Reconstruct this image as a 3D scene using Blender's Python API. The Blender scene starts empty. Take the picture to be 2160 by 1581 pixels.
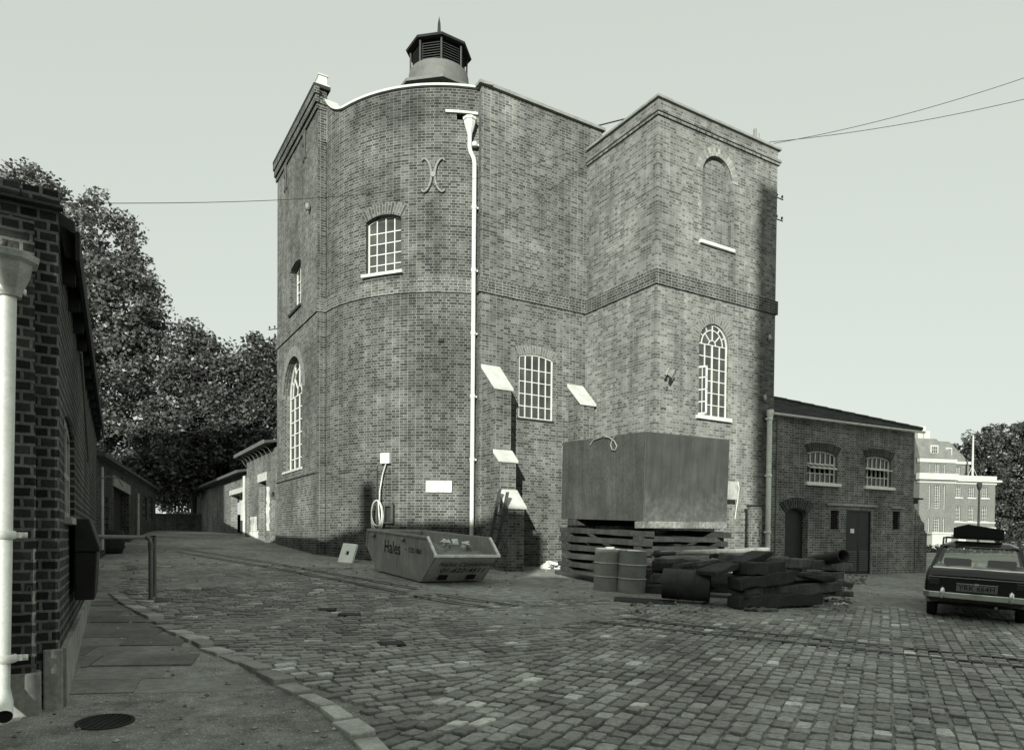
import bpy, bmesh, math, random
import numpy as np
from mathutils import Vector, Matrix
from mathutils.geometry import delaunay_2d_cdt
random.seed(7); rng = np.random.default_rng(7)
R = math.radians
SC = bpy.context.scene
COL = SC.collection

# ------------------------------------------------------------------ camera, sky, sun, exposure
EYE = 1.645                      # camera height over the ground under it
FPX, CYP, PITCH, ROLL = 1487.4, 1167.0, 0.020, 0.0090
fw = Vector((0, math.cos(PITCH), -math.sin(PITCH)))
_dn = fw.cross(Vector((1, 0, 0)))
cr_ = Vector((1, 0, 0)) * math.cos(ROLL) - _dn * math.sin(ROLL)
cd_ = Vector((1, 0, 0)) * math.sin(ROLL) + _dn * math.cos(ROLL)
cam = bpy.data.objects.new('camera', bpy.data.cameras.new('camera')); COL.objects.link(cam)
cam.data.sensor_fit = 'HORIZONTAL'; cam.data.sensor_width = 36.0
cam.data.lens = FPX / 2160 * 36.0
cam.data.shift_y = (CYP - 790.5) / 2160
cam.data.clip_start = 0.05; cam.data.clip_end = 3000
m3 = Matrix((cr_, -cd_, -fw)).transposed()
cam.matrix_world = Matrix.Translation((0, 0, EYE)) @ m3.to_4x4()
SC.camera = cam

SUN_EL, SUN_AZ = R(15.5), R(9.0)            # light travels towards +Y, 9 degrees to the right
ldir = Vector((math.sin(SUN_AZ) * math.cos(SUN_EL), math.cos(SUN_AZ) * math.cos(SUN_EL), -math.sin(SUN_EL)))
sun = bpy.data.objects.new('sun', bpy.data.lights.new('sun', 'SUN')); COL.objects.link(sun)
sun.data.energy = 4.0; sun.data.angle = R(0.55); sun.data.color = (0.985, 1.0, 0.93)
sun.rotation_euler = ldir.to_track_quat('-Z', 'Y').to_euler()
W = bpy.data.worlds.new('World'); SC.world = W; W.use_nodes = True
nt = W.node_tree; nt.nodes.clear()
_o = nt.nodes.new('ShaderNodeOutputWorld'); _b = nt.nodes.new('ShaderNodeBackground')
_s = nt.nodes.new('ShaderNodeTexSky'); _s.sky_type = 'NISHITA'; _s.sun_disc = False
_s.sun_elevation = SUN_EL; _s.sun_rotation = R(189); _s.dust_density = 3.0; _s.air_density = 1.0
_g = nt.nodes.new('ShaderNodeRGBToBW'); _m = nt.nodes.new('ShaderNodeMix'); _m.data_type = 'RGBA'; _m.blend_type = 'MULTIPLY'
_m.inputs[0].default_value = 1.0; _m.inputs[7].default_value = (0.92, 1.0, 0.925, 1)   # black-and-white print with a faint green tone
_p = nt.nodes.new('ShaderNodeMath'); _p.operation = 'POWER'; _p.inputs[1].default_value = 0.20      # a film that sees the sky almost evenly bright
_k = nt.nodes.new('ShaderNodeMath'); _k.operation = 'MULTIPLY'; _k.inputs[1].default_value = 2.05
nt.links.new(_s.outputs[0], _g.inputs[0]); nt.links.new(_g.outputs[0], _p.inputs[0]); nt.links.new(_p.outputs[0], _k.inputs[0]); nt.links.new(_k.outputs[0], _m.inputs[6])
nt.links.new(_m.outputs[2], _b.inputs[0]); _b.inputs[1].default_value = 0.15
nt.links.new(_b.outputs[0], _o.inputs[0])
vs = SC.view_settings; vs.view_transform = 'Standard'; vs.look = 'None'; vs.exposure = 1.0; vs.gamma = 1.0
SC.cycles.use_denoising = True
SC.cycles.max_bounces = 6

# ------------------------------------------------------------------ where things stand
def ray(px, py):
    return fw * FPX + cr_ * (px - 1080) + cd_ * (py - CYP)
def _softclamp(v, lo, hi, k=2.0):
    a = lo + np.logaddexp(0, (v - lo) / k) * k
    return hi - np.logaddexp(0, (hi - a) / k) * k
def ground(x, y):
    return -0.033 * _softclamp(x, -17., 16.) + 0.0427 * _softclamp(y, -8., 33.) + 0.0008
GN = Vector((0.033, -0.0427, 1)).normalized()
def gp(px, py):
    v = ray(px, py); lo, hi = 0.5 / v.y, 300 / v.y
    for _ in range(60):
        t = (lo + hi) / 2
        if EYE + v.z * t > ground(v.x * t, v.y * t): lo = t
        else: hi = t
    return Vector((v.x * lo, v.y * lo, float(ground(v.x * lo, v.y * lo))))
def at(px, py, y):
    v = ray(px, py) * 1.0; t = y / v.y
    return Vector((v.x * t, y, EYE + v.z * t))

class Line:                      # a straight wall in plan; outward normal on the right-hand side of its direction
    def __init__(s, a, d, flip=False):
        s.a = Vector(a[:2]); s.d = Vector(d[:2]).normalized(); s.flip = flip
        s.nn = Vector((s.d.y, -s.d.x)) * (-1 if flip else 1)
    def p(s, t): return s.a + s.d * t
    def n(s, t): return s.nn
    def t(s, t): return s.d
    def sz(s, px, py):
        v = ray(px, py); n = s.nn
        k = (s.a.dot(n)) / (v.x * n.x + v.y * n.y)
        q = Vector((v.x * k, v.y * k)); return (q - s.a).dot(s.d), EYE + v.z * k
    def s(s, px): return s.sz(px, 1100)[0]
    def z(s, px, py): return s.sz(px, py)[1]
class Arc:                       # a bowed wall, s = arc length from angle a0, anticlockwise
    def __init__(s, c, r, a0): s.c = Vector(c); s.r = r; s.a0 = a0
    def ang(s, t): return s.a0 + t / s.r
    def p(s, t): a = s.ang(t); return s.c + Vector((math.cos(a), math.sin(a))) * s.r
    def n(s, t): a = s.ang(t); return Vector((math.cos(a), math.sin(a)))
    def t(s, t): a = s.ang(t); return Vector((-math.sin(a), math.cos(a)))
    def sz(s, px, py):
        v = ray(px, py); A = v.x**2 + v.y**2; B = -2 * (v.x * s.c.x + v.y * s.c.y); C_ = s.c.length_squared - s.r**2
        k = (-B - math.sqrt(max(0, B * B - 4 * A * C_))) / (2 * A)
        q = Vector((v.x * k, v.y * k)) - s.c
        return (math.atan2(q.y, q.x) - s.a0) * s.r, EYE + v.z * k
def P3(path, s, z, out=0.0):
    q = path.p(s) + path.n(s) * out
    return Vector((q.x, q.y, z))

# ------------------------------------------------------------------ materials
TINT = (0.975, 1.0, 0.915)
def col(g): return (g * TINT[0], g * TINT[1], g * TINT[2], 1)
class NB:
    def __init__(s, name):
        s.m = bpy.data.materials.new(name); s.m.use_nodes = True; s.t = s.m.node_tree; s.b = s.t.nodes['Principled BSDF']
    def n(s, typ, **kw):
        x = s.t.nodes.new('ShaderNode' + typ)
        for k, v in kw.items(): setattr(x, k, v)
        return x
    def l(s, a, b): s.t.links.new(a, b)
    def noise(s, vec, scale, detail=4, rough=.55):
        x = s.n('TexNoise'); x.inputs['Scale'].default_value = scale; x.inputs['Detail'].default_value = detail; x.inputs['Roughness'].default_value = rough
        if vec is not None: s.l(vec, x.inputs['Vector'])
        return x.outputs['Fac']
    def rng(s, v, a, b, c, d):
        x = s.n('MapRange'); s.l(v, x.inputs[0])
        for i, q in enumerate((a, b, c, d)): x.inputs[i + 1].default_value = q
        return x.outputs[0]
    def math(s, op, a, b=None):
        x = s.n('Math', operation=op)
        for i, q in enumerate((a, b)):
            if q is None: continue
            if isinstance(q, (int, float)): x.inputs[i].default_value = q
            else: s.l(q, x.inputs[i])
        return x.outputs[0]
    def mix(s, f, a, b):
        x = s.n('Mix'); x.data_type = 'FLOAT'
        for i, q in ((0, f), (2, a), (3, b)):
            if isinstance(q, (int, float)): x.inputs[i].default_value = q
            else: s.l(q, x.inputs[i])
        return x.outputs[0]
    def ramp(s, v, pts):
        x = s.n('ValToRGB'); e = x.color_ramp.elements
        while len(e) < len(pts): e.new(0.5)
        for q, (p, g) in zip(e, pts): q.position = p; q.color = (g, g, g, 1)
        s.l(v, x.inputs[0]); return x.outputs[0]
    def base(s, grey):
        x = s.n('Mix'); x.data_type = 'RGBA'; x.blend_type = 'MULTIPLY'; x.inputs[0].default_value = 1
        x.inputs[7].default_value = (*TINT, 1); s.l(grey, x.inputs[6]); s.l(x.outputs[2], s.b.inputs['Base Color'])
    def bump(s, h, strength, dist):
        x = s.n('Bump'); x.inputs['Strength'].default_value = strength; x.inputs['Distance'].default_value = dist
        s.l(h, x.inputs['Height']); s.l(x.outputs[0], s.b.inputs['Normal'])
    def obj(s): return s.n('TexCoord').outputs['Object']
    def uv(s): return s.n('TexCoord').outputs['UV']
    def geo(s): return s.n('NewGeometry')
def vscale(nb, vec, sc):
    x = nb.n('Mapping'); nb.l(vec, x.inputs[0]); x.inputs['Scale'].default_value = sc; return x.outputs[0]
MATS = {}
def plain(name, g, rough=.8, var=.25, scale=4., bump=.15, bscale=30., spec=.3, metal=0., island=0., streak=0.):
    if name in MATS: return MATS[name]
    b = NB(name); o = b.obj()
    v = b.rng(b.noise(o, scale), .25, .75, 1 - var, 1 + var)
    v2 = b.rng(b.noise(o, scale * 9, 3), .3, .7, 1 - var * .5, 1 + var * .5)
    g_ = b.math('MULTIPLY', b.math('MULTIPLY', v, v2), g)
    if streak: g_ = b.math('MULTIPLY', g_, b.rng(b.noise(vscale(b, o, (5, 5, .35)), 2.2, 5), .3, .7, 1 - streak, 1 + streak))
    if island: g_ = b.math('MULTIPLY', g_, b.rng(b.geo().outputs['Random Per Island'], 0, 1, 1 - island, 1 + island))
    b.base(g_); b.b.inputs['Roughness'].default_value = rough; b.b.inputs['Metallic'].default_value = metal
    b.b.inputs['Specular IOR Level'].default_value = spec
    if bump: b.bump(b.noise(o, bscale, 4), bump, .02)
    MATS[name] = b.m; return b.m
def brick(name, c1, c2, mo, stain=.35, bw=.232, bh=.0765, ms=.009, bump=.6, streak=.25, seed=0.):
    if name in MATS: return MATS[name]
    b = NB(name); u = b.uv()
    mp = b.n('Mapping'); b.l(u, mp.inputs[0]); mp.inputs['Location'].default_value = (seed, seed * .7, 0)
    # slightly wandering joints
    nz = b.n('TexNoise'); nz.inputs['Scale'].default_value = 7.; nz.inputs['Detail'].default_value = 3; b.l(u, nz.inputs['Vector'])
    ad = b.n('VectorMath', operation='MULTIPLY_ADD'); b.l(nz.outputs['Color'], ad.inputs[0]); ad.inputs[1].default_value = (.02, .016, 0); b.l(mp.outputs[0], ad.inputs[2])
    t = b.n('TexBrick', offset=.5, offset_frequency=2, squash=.52, squash_frequency=2); b.l(ad.outputs[0], t.inputs['Vector'])
    t.inputs['Color1'].default_value = (c1,) * 3 + (1,); t.inputs['Color2'].default_value = (c2,) * 3 + (1,); t.inputs['Mortar'].default_value = (mo,) * 3 + (1,)
    for k, v in (('Scale', 1.), ('Mortar Size', ms), ('Mortar Smooth', .25), ('Bias', -.1), ('Brick Width', bw), ('Row Height', bh)): t.inputs[k].default_value = v
    bw_ = b.n('RGBToBW'); b.l(t.outputs['Color'], bw_.inputs[0])
    big = b.rng(b.noise(u, .55, 5, .62), .3, .7, 1 - stain, 1 + stain)
    med = b.rng(b.noise(u, 3.1, 4, .6), .3, .7, 1 - stain * .6, 1 + stain * .6)
    fin = b.rng(b.noise(u, 38, 3), .3, .7, .8, 1.2)
    st = b.rng(b.noise(vscale(b, u, (1.6, .16, 1)), 1.5, 4), .35, .7, 1 + streak * .4, 1 - streak)
    g = b.math('MULTIPLY', b.math('MULTIPLY', bw_.outputs[0], big), b.math('MULTIPLY', med, b.math('MULTIPLY', fin, st)))
    b.base(g); b.b.inputs['Roughness'].default_value = .9; b.b.inputs['Specular IOR Level'].default_value = .15
    h = b.math('ADD', b.math('MULTIPLY', t.outputs['Fac'], -1.), b.math('MULTIPLY', b.noise(u, 60, 3), .5))
    b.bump(h, bump, .012)
    MATS[name] = b.m; BRK[name] = (b, u, g); return b.m
BRK = {}
def add_stains(name, spots):     # soot runs, damp and repointed patches, each with its own ragged shape
    b, u, g = BRK[name]; sp = b.n('SeparateXYZ'); b.l(u, sp.inputs[0]); n1 = b.rng(b.noise(u, 2.6, 6, .7), .25, .75, -.9, .9)
    for (u0, v0, su, sv, a) in spots:
        dx = b.math('DIVIDE', b.math('SUBTRACT', sp.outputs[0], u0), su); dy = b.math('DIVIDE', b.math('SUBTRACT', sp.outputs[1], v0), sv)
        d = b.math('ADD', b.math('ADD', b.math('MULTIPLY', dx, dx), b.math('MULTIPLY', dy, dy)), n1)
        g = b.math('MULTIPLY', g, b.rng(d, .1, 1.5, 1 - a * .8, 1.))
    b.base(g)

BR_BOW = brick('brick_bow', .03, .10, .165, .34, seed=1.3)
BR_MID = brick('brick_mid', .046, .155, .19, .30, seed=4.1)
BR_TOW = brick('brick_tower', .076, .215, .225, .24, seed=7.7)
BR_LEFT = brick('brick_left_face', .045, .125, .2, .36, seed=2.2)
BR_DIRTY = brick('brick_dirty_band', .035, .09, .22, .35, seed=3.3)
BR_ANNEX = brick('brick_annex', .08, .2, .34, .42, seed=5.9)
BR_SOOT = brick('brick_soot', .024, .066, .17, .45, ms=.013, seed=6.1, bump=1.0)
BR_LANE = brick('brick_lane', .07, .15, .24, .4, seed=8.8)
BR_DARKLANE = brick('brick_dark_lane', .03, .075, .12, .4, seed=9.4)
BR_ARCH = brick('brick_arch', .085, .18, .24, .22, bw=.34, bh=.078, ms=.010, seed=.4)
BR_ARCHL = brick('brick_arch_pale', .14, .32, .2, .22, bw=.34, bh=.078, ms=.010, seed=.9)
BR_FAR = brick('brick_far', .105, .145, .16, .1, streak=.05, bump=.1)
WHITE = plain('white_paint', .5, .55, .10, 5, .05, streak=.08)
WHITE_OLD = plain('white_paint_weathered', .42, .6, .25, 5, .1, streak=.2)
WHITE_SH = plain('white_paint_for_shade', .8, .6, .15, 5, .1, streak=.12)  # same white lightened for parts in shade; sunlit parts use WHITE
STONED = plain('weathered_coping_stone', .2, .85, .25, 4, .2)
STONE = plain('pale_coping_stone', .45, .8, .18, 4, .15)
GREYSTONE = plain('render_plinth', .3, .85, .35, 3, .25, streak=.2)
LEAD = plain('lead_sheet', .11, .6, .2, 3, .1)
BLACKTRIM = plain('dark_trim', .022, .8, .3, 6, .1)
DARKIN = plain('dark_interior', .012, .9, .2, 3, 0)
LOUVRE = plain('louvre_timber', .045, .75, .3, 6, .1)
POSTW = plain('lantern_post', .05, .7, .2, 6, .1)
IRON = plain('weathered_iron', .17, .6, .25, 8, .1)
RUST = plain('rusted_steel', .05, .65, .35, 1.6, .1, streak=.2, spec=.3)
SKIPM = plain('skip_paint', .28, .6, .25, 2.0, .08, streak=.18, spec=.3)
SKIPIN = plain('skip_inside', .2, .8, .45, 5, .3)
RIMW = plain('skip_rim', .75, .6, .3, 6, .1)
TIMBER = plain('old_timber', .032, .85, .4, 3, .35, streak=.3)
TIMBERD = plain('tarred_timber', .042, .85, .4, 3, .3)
TIMBERL = plain('pale_timber', .26, .8, .3, 3, .2, streak=.2)
DRUMG = plain('drum_grey', .26, .45, .25, 3, .05, spec=.5)
DRUMD = plain('drum_dark', .04, .6, .35, 4, .15)
SLATE = plain('roof_slate', .045, .75, .3, 5, .3, island=.35)
TARMAC = plain('tarmac', .06, .9, .35, 1.6, .5)
GALV = plain('galvanised_pipe', .12, .5, .25, 6, .05, spec=.5)
PAPER = plain('white_rubbish', .7, .7, .2, 8, .1)
CARPAINT = plain('car_paint', .007, .16, .1, 3, 0, spec=.6)
CHROME = plain('chrome', .8, .32, .05, 3, 0, metal=1.)
RUBBER = plain('rubber', .015, .8, .2, 8, .1)
PLATE = plain('number_plate_yellow', .16, .5, .1, 8, 0)
BLACK = plain('black_lettering', .012, .6, .1, 5, 0)
PAINTDARK = plain('painted_lettering', .007, .6, .3, 8, 0)
DOORM = plain('dark_door_paint', .025, .5, .2, 5, .05)
CABLE = plain('cable', .02, .7, .1, 4, 0)
HEDGE = plain('hedge_leaf', .06, .7, .3, 5, 0, island=.5)
FLAG = plain('flagstone', .21, .85, .35, 1.4, .35, island=.22)
KERB = plain('kerb_granite', .38, .8, .35, 4, .3, island=.3)
CONC = plain('concrete_slab', .85, .8, .07, 5, .1)
def glass(name, g, rough=.12, spec=.5):
    b = NB(name); o = b.obj()
    gg = b.math('MULTIPLY', b.rng(b.noise(o, 2.5), .3, .7, .6, 1.4), g)
    gg = b.math('MULTIPLY', gg, b.rng(b.geo().outputs['Random Per Island'], 0, 1, .72, 1.28))
    b.base(gg); b.b.inputs['Roughness'].default_value = rough; b.b.inputs['Specular IOR Level'].default_value = spec
    b.bump(b.noise(o, 3., 2), .06, .02); MATS[name] = b.m; return b.m
GLASS = glass('obscured_glass', .045, .3)
GLASSD = glass('dark_glass', .035, .1)
GLASSF = glass('far_glass', .06, .1)
def leafmat(name, lo, hi):
    b = NB(name); r = b.geo().outputs['Random Per Island']
    b.base(b.ramp(r, [(0, lo), (.6, (lo + hi) / 2), (1, hi)])); b.b.inputs['Roughness'].default_value = .42
    b.b.inputs['Specular IOR Level'].default_value = .5
    tr = b.n('BsdfTranslucent'); tr.inputs[0].default_value = col(hi * .7); mx = b.n('MixShader'); mx.inputs[0].default_value = .22
    out = b.t.nodes['Material Output']; b.l(b.b.outputs[0], mx.inputs[1]); b.l(tr.outputs[0], mx.inputs[2]); b.l(mx.outputs[0], out.inputs[0])
    MATS[name] = b.m; return b.m
LEAF = leafmat('plane_leaf', .045, .15)
LEAFD = leafmat('dark_leaf', .03, .10)
BARK = plain('bark', .06, .9, .4, 4, .5)
def settmat():
    b = NB('granite_sett'); r = b.geo().outputs['Random Per Island']; o = b.obj()
    g = b.ramp(r, [(0, .17), (.4, .25), (.88, .33), (.965, .41), (.985, .55), (1, .6)])
    g = b.math('MULTIPLY', g, b.rng(b.noise(o, 22, 5, .7), .3, .7, .6, 1.4))
    g = b.math('MULTIPLY', g, b.rng(b.noise(o, .9, 5, .65), .32, .68, .55, 1.35))
    b.base(g); b.b.inputs['Roughness'].default_value = .62; b.b.inputs['Specular IOR Level'].default_value = .4
    b.bump(b.noise(o, 45, 4), .35, .01); MATS['sett'] = b.m; return b.m
SETT = settmat()
def groundmat():
    b = NB('yard_dirt'); o = b.obj()
    g = b.mix(b.rng(b.noise(o, .35, 5, .6), .35, .65, 0, 1), .18, .33)
    g = b.math('MULTIPLY', g, b.rng(b.noise(o, 5, 5, .65), .3, .7, .6, 1.4))
    sp = b.rng(b.noise(o, 60, 2), .62, .72, 1, 2.6)
    g = b.math('MULTIPLY', g, b.math('MULTIPLY', sp, b.rng(b.noise(o, 90, 2), .3, .7, .7, 1.3)))
    b.base(g); b.b.inputs['Roughness'].default_value = .95; b.b.inputs['Specular IOR Level'].default_value = .1
    b.bump(b.math('ADD', b.noise(o, 35, 5), b.math('MULTIPLY', b.noise(o, 6, 3), 2.)), .7, .03); return b.m
DIRT = groundmat()

# ------------------------------------------------------------------ mesh building
class MB:
    def __init__(s): s.v = []; s.f = []; s.uv = []; s.sm = []
    def poly(s, pts, uv=None, smooth=False):
        i = len(s.v); s.v += [Vector(p) for p in pts]; s.f.append(list(range(i, i + len(pts)))); s.uv.append(uv); s.sm.append(smooth)
    def mesh(s, V, F, smooth=False, UV=None):
        i = len(s.v); s.v += [Vector(p) for p in V]
        for k, f in enumerate(F): s.f.append([i + q for q in f]); s.uv.append(UV[k] if UV else None); s.sm.append(smooth)
    def obox(s, o, a, b, c):      # corner and three edge vectors
        o, a, b, c = map(Vector, (o, a, b, c))
        if a.cross(b).dot(c) < 0: a, b = b, a
        V = [o, o + a, o + a + b, o + b, o + c, o + a + c, o + a + b + c, o + b + c]
        s.mesh(V, [(3, 2, 1, 0), (4, 5, 6, 7), (0, 1, 5, 4), (1, 2, 6, 5), (2, 3, 7, 6), (3, 0, 4, 7)])
    def box(s, c, sx, sy, sz):    # centred in x and y, standing on c
        c = Vector(c); s.obox(c - Vector((sx / 2, sy / 2, 0)), (sx, 0, 0), (0, sy, 0), (0, 0, sz))
    def pbox(s, path, s0, s1, z0, z1, o0, o1):   # slab lying on a straight wall
        a = P3(path, s0, z0, o0); b = P3(path, s1, z0, o0)
        n = path.n(0); s.obox(a, b - a, Vector((n.x, n.y, 0)) * (o1 - o0), (0, 0, z1 - z0))
    def prism(s, pts, d):
        pts = [Vector(p) for p in pts]; d = Vector(d); n = len(pts)
        nn = Vector((0, 0, 0))
        for i in range(n): nn += pts[i].cross(pts[(i + 1) % n])
        if nn.dot(d) > 0: pts = pts[::-1]
        V = pts + [p + d for p in pts]
        F = [tuple(range(n)), tuple(range(2 * n - 1, n - 1, -1))] + [(i, i + n, (i + 1) % n + n, (i + 1) % n) for i in range(n)]
        s.mesh(V, F)
    def tube(s, path, r, seg=8, caps=True, smooth=True):
        path = [Vector(p) for p in path]; V = []; F = []; n = len(path); up = None
        for i, p in enumerate(path):
            d = (path[min(i + 1, n - 1)] - path[max(i - 1, 0)]).normalized()
            if up is None: up = d.orthogonal().normalized()
            up = (up - d * up.dot(d)); up = up.normalized() if up.length > 1e-6 else d.orthogonal().normalized()
            e2 = d.cross(up); rr = r[i] if isinstance(r, (list, tuple)) else r
            V += [p + (up * math.cos(2 * math.pi * k / seg) + e2 * math.sin(2 * math.pi * k / seg)) * rr for k in range(seg)]
        for i in range(n - 1):
            for k in range(seg): F.append((i * seg + k, i * seg + (k + 1) % seg, (i + 1) * seg + (k + 1) % seg, (i + 1) * seg + k))
        s.mesh(V, F, smooth)
        if caps:
            s.poly(V[:seg][::-1]); s.poly(V[-seg:])
    def lathe(s, prof, c=(0, 0, 0), seg=24, smooth=True, mat=None, phase=0.):
        c = Vector(c); V = []; F = []
        for r, z in prof:
            for k in range(seg):
                a = 2 * math.pi * k / seg + phase; q = Vector((r * math.cos(a), r * math.sin(a), z))
                V.append((mat @ q if mat else q) + c)
        for i in range(len(prof) - 1):
            for k in range(seg): F.append((i * seg + k, i * seg + (k + 1) % seg, (i + 1) * seg + (k + 1) % seg, (i + 1) * seg + k))
        s.mesh(V, F, smooth)
    def build(s, name, m, parent=None, world=True, loc=None, bevel=0.):
        V = s.v
        if parent is not None and world:
            r = parent
            while r.parent: r = r.parent
            inv = ROOTM[r.name].inverted(); V = [inv @ p for p in V]
        elif parent is None and loc is not None:
            l = Vector(loc); V = [p - l for p in V]
        me = bpy.data.meshes.new(name); me.from_pydata([tuple(p) for p in V], [], s.f); me.update()
        ul = me.uv_layers.new(name='UVMap'); buf = np.zeros(len(me.loops) * 2)
        k = 0
        for f, uv in zip(s.f, s.uv):
            if uv is None:
                a, b_, c = s.v[f[0]], s.v[f[1]], s.v[f[2]]; n = (b_ - a).cross(c - a)
                if n.length > 1e-12: n.normalize()
                if abs(n.z) < .75:
                    t = Vector((-n.y, n.x, 0)); t = t.normalized() if t.length > 1e-6 else Vector((1, 0, 0))
                    uv = [(s.v[i].dot(t), s.v[i].z) for i in f]
                else: uv = [(s.v[i].x, s.v[i].y) for i in f]
            for q in uv: buf[k] = q[0]; buf[k + 1] = q[1]; k += 2
        ul.data.foreach_set('uv', buf); me.polygons.foreach_set('use_smooth', s.sm)
        me.materials.append(m)
        o = bpy.data.objects.new(name, me); COL.objects.link(o)
        if parent is not None: o.parent = parent
        elif loc is not None: o.location = loc
        if parent is None: ROOTM[o.name] = Matrix.Translation(loc) if loc is not None else Matrix.Identity(4)
        if bevel:
            bm_ = o.modifiers.new('bevel', 'BEVEL'); bm_.width = bevel; bm_.segments = 2; bm_.limit_method = 'ANGLE'; bm_.angle_limit = R(40)
        return o
ROOTM = {}
def tag(o, label, cat, group=None):
    o['label'] = label; o['category'] = cat
    if group: o['group'] = group
    return o
def thing(name, label, cat, loc, rot=None, group=None):
    o = bpy.data.objects.new(name, None); COL.objects.link(o); o.empty_display_size = .2
    M = Matrix.Translation(loc) @ (rot.to_4x4() if rot is not None else Matrix.Identity(4))
    o.matrix_world = M; ROOTM[o.name] = M
    return tag(o, label, cat, group)
def struct(o): o['kind'] = 'structure'; return o
def yaw(a): return Matrix.Rotation(a, 3, 'Z')
def yaw_ground(a):               # standing square on the sloping yard
    z = GN; x = Vector((math.cos(a), math.sin(a), 0)); y = z.cross(x).normalized(); x = y.cross(z).normalized()
    return Matrix((x, y, z)).transposed()

# ---- wall sheets with real openings
def opening(s0, s1, zb, zs, rise=0., n=14):
    """outline anticlockwise from bottom left; zs = springing height, rise = height of the arch over it"""
    pts = [(s0, zb), (s1, zb), (s1, zs)]
    if rise > 0:
        w = (s1 - s0) / 2; rad = (w * w + rise * rise) / (2 * rise); cz = zs + rise - rad; a = math.asin(min(1, w / rad))
        if rise > w: a = math.pi - a
        for i in range(1, n): t = a - 2 * a * i / n; pts.append(((s0 + s1) / 2 + rad * math.sin(t), cz + rad * math.cos(t)))
    pts.append((s0, zs))
    return pts
def inside(p, poly):
    c = False; n = len(poly)
    for i in range(n):
        a, b = poly[i], poly[i - 1]
        if (a[1] > p[1]) != (b[1] > p[1]) and p[0] < (b[0] - a[0]) * (p[1] - a[1]) / (b[1] - a[1]) + a[0]: c = not c
    return c
def wall(mb, path, outline, holes=(), recess=.22, step=None, uoff=0., fill=None):
    verts = []; edges = []
    def loop(pts):
        i = len(verts); verts.extend(Vector(p) for p in pts); edges.extend((i + k, i + (k + 1) % len(pts)) for k in range(len(pts)))
    loop(outline)
    for h in holes: loop(h)
    if step:
        s0 = min(p[0] for p in outline); s1 = max(p[0] for p in outline); z0 = min(p[1] for p in outline) - 1; z1 = max(p[1] for p in outline) + 1
        n = max(1, round((s1 - s0) / step))
        for k in range(1, n):
            q = s0 + (s1 - s0) * k / n; i = len(verts); verts += [Vector((q, z0)), Vector((q, z1))]; edges.append((i, i + 1))
    V, E_, F, *_ = delaunay_2d_cdt(verts, edges, [], 0, 1e-5)
    for f in F:
        c = sum((V[i] for i in f), Vector((0, 0))) / len(f)
        if not inside(c, outline) or any(inside(c, h) for h in holes): continue
        pts = [V[i] for i in f]
        if sum(pts[i].x * pts[(i + 1) % len(pts)].y - pts[(i + 1) % len(pts)].x * pts[i].y for i in range(len(pts))) < 0: pts = pts[::-1]
        P = [P3(path, p.x, p.y) for p in pts]
        n = (P[1] - P[0]).cross(P[2] - P[0]); o = path.n(pts[0].x)
        if n.x * o.x + n.y * o.y < 0: P = P[::-1]; pts = pts[::-1]
        mb.poly(P, [(p.x + uoff, p.y) for p in pts])
    for h in holes:
        sc = sum(p[0] for p in h) / len(h); nn = path.n(sc); d = Vector((nn.x, nn.y, 0)) * -recess
        for i in range(len(h)):
            a, b = h[i], h[(i + 1) % len(h)]
            A, B = P3(path, *a), P3(path, *b)
            L = math.hypot(a[0] - b[0], a[1] - b[1])
            if abs(a[0] - b[0]) < 1e-4: uv = [(0, a[1]), (0, b[1]), (recess, b[1]), (recess, a[1])]
            else: uv = [(a[0], 0), (b[0], 0), (b[0], recess), (a[0], recess)]
            mb.poly([A, B, B + d, A + d], uv)
def arch_strip(mb, path, op_pts, th, out, first, last):
    """gauged brick arch over the curved top of an opening, outline indexes first..last"""
    pts = op_pts[first:last + 1]; sc = sum(p[0] for p in pts) / len(pts); acc = 0
    zc = min(p[1] for p in pts) - max(.3, (pts[0][0] - pts[-1][0])) * (.9 if len(pts) < 40 else 1)
    return pts, sc, zc
def arch(parent, path, s0, s1, zs, rise, th, out, m, name='arch', n=16, splay=.0):
    w = (s1 - s0) / 2; sc = (s0 + s1) / 2; mb = MB()
    rise = max(rise, .02); rad = (w * w + rise * rise) / (2 * rise); cz = zs + rise - rad; a = math.asin(min(1, w / rad))
    inn = []; outr = []
    for i in range(n + 1):
        t = -a + 2 * a * i / n; inn.append((sc + rad * math.sin(t), cz + rad * math.cos(t)))
        outr.append((sc + (rad + th) * math.sin(t) + splay * (t / a), cz + (rad + th) * math.cos(t)))
    for i in range(n):
        q = [inn[i], inn[i + 1], outr[i + 1], outr[i]]; L0 = rad * 2 * a * i / n; L1 = rad * 2 * a * (i + 1) / n
        mb.poly([P3(path, *p, out) for p in q], [(0, L0), (0, L1), (th, L1), (th, L0)])
    for i in range(n):     # thin edges so that it has a thickness
        a_, b_ = outr[i], outr[i + 1]; mb.poly([P3(path, *a_, out), P3(path, *b_, out), P3(path, *b_, -.02), P3(path, *a_, -.02)])
    return mb.build(name, m, parent)
class Flat:                      # flat window plane set in a (perhaps curved) wall
    def __init__(s, path, sc, depth):
        s.n_ = path.n(sc); s.d = path.t(sc); q = path.p(sc) - s.n_ * depth; s.o = Vector((q.x, q.y)); s.sc = sc
    def P(s, a, z, out=0.):
        q = s.o + s.d * (a - s.sc) + s.n_ * out; return Vector((q.x, q.y, z))
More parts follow.
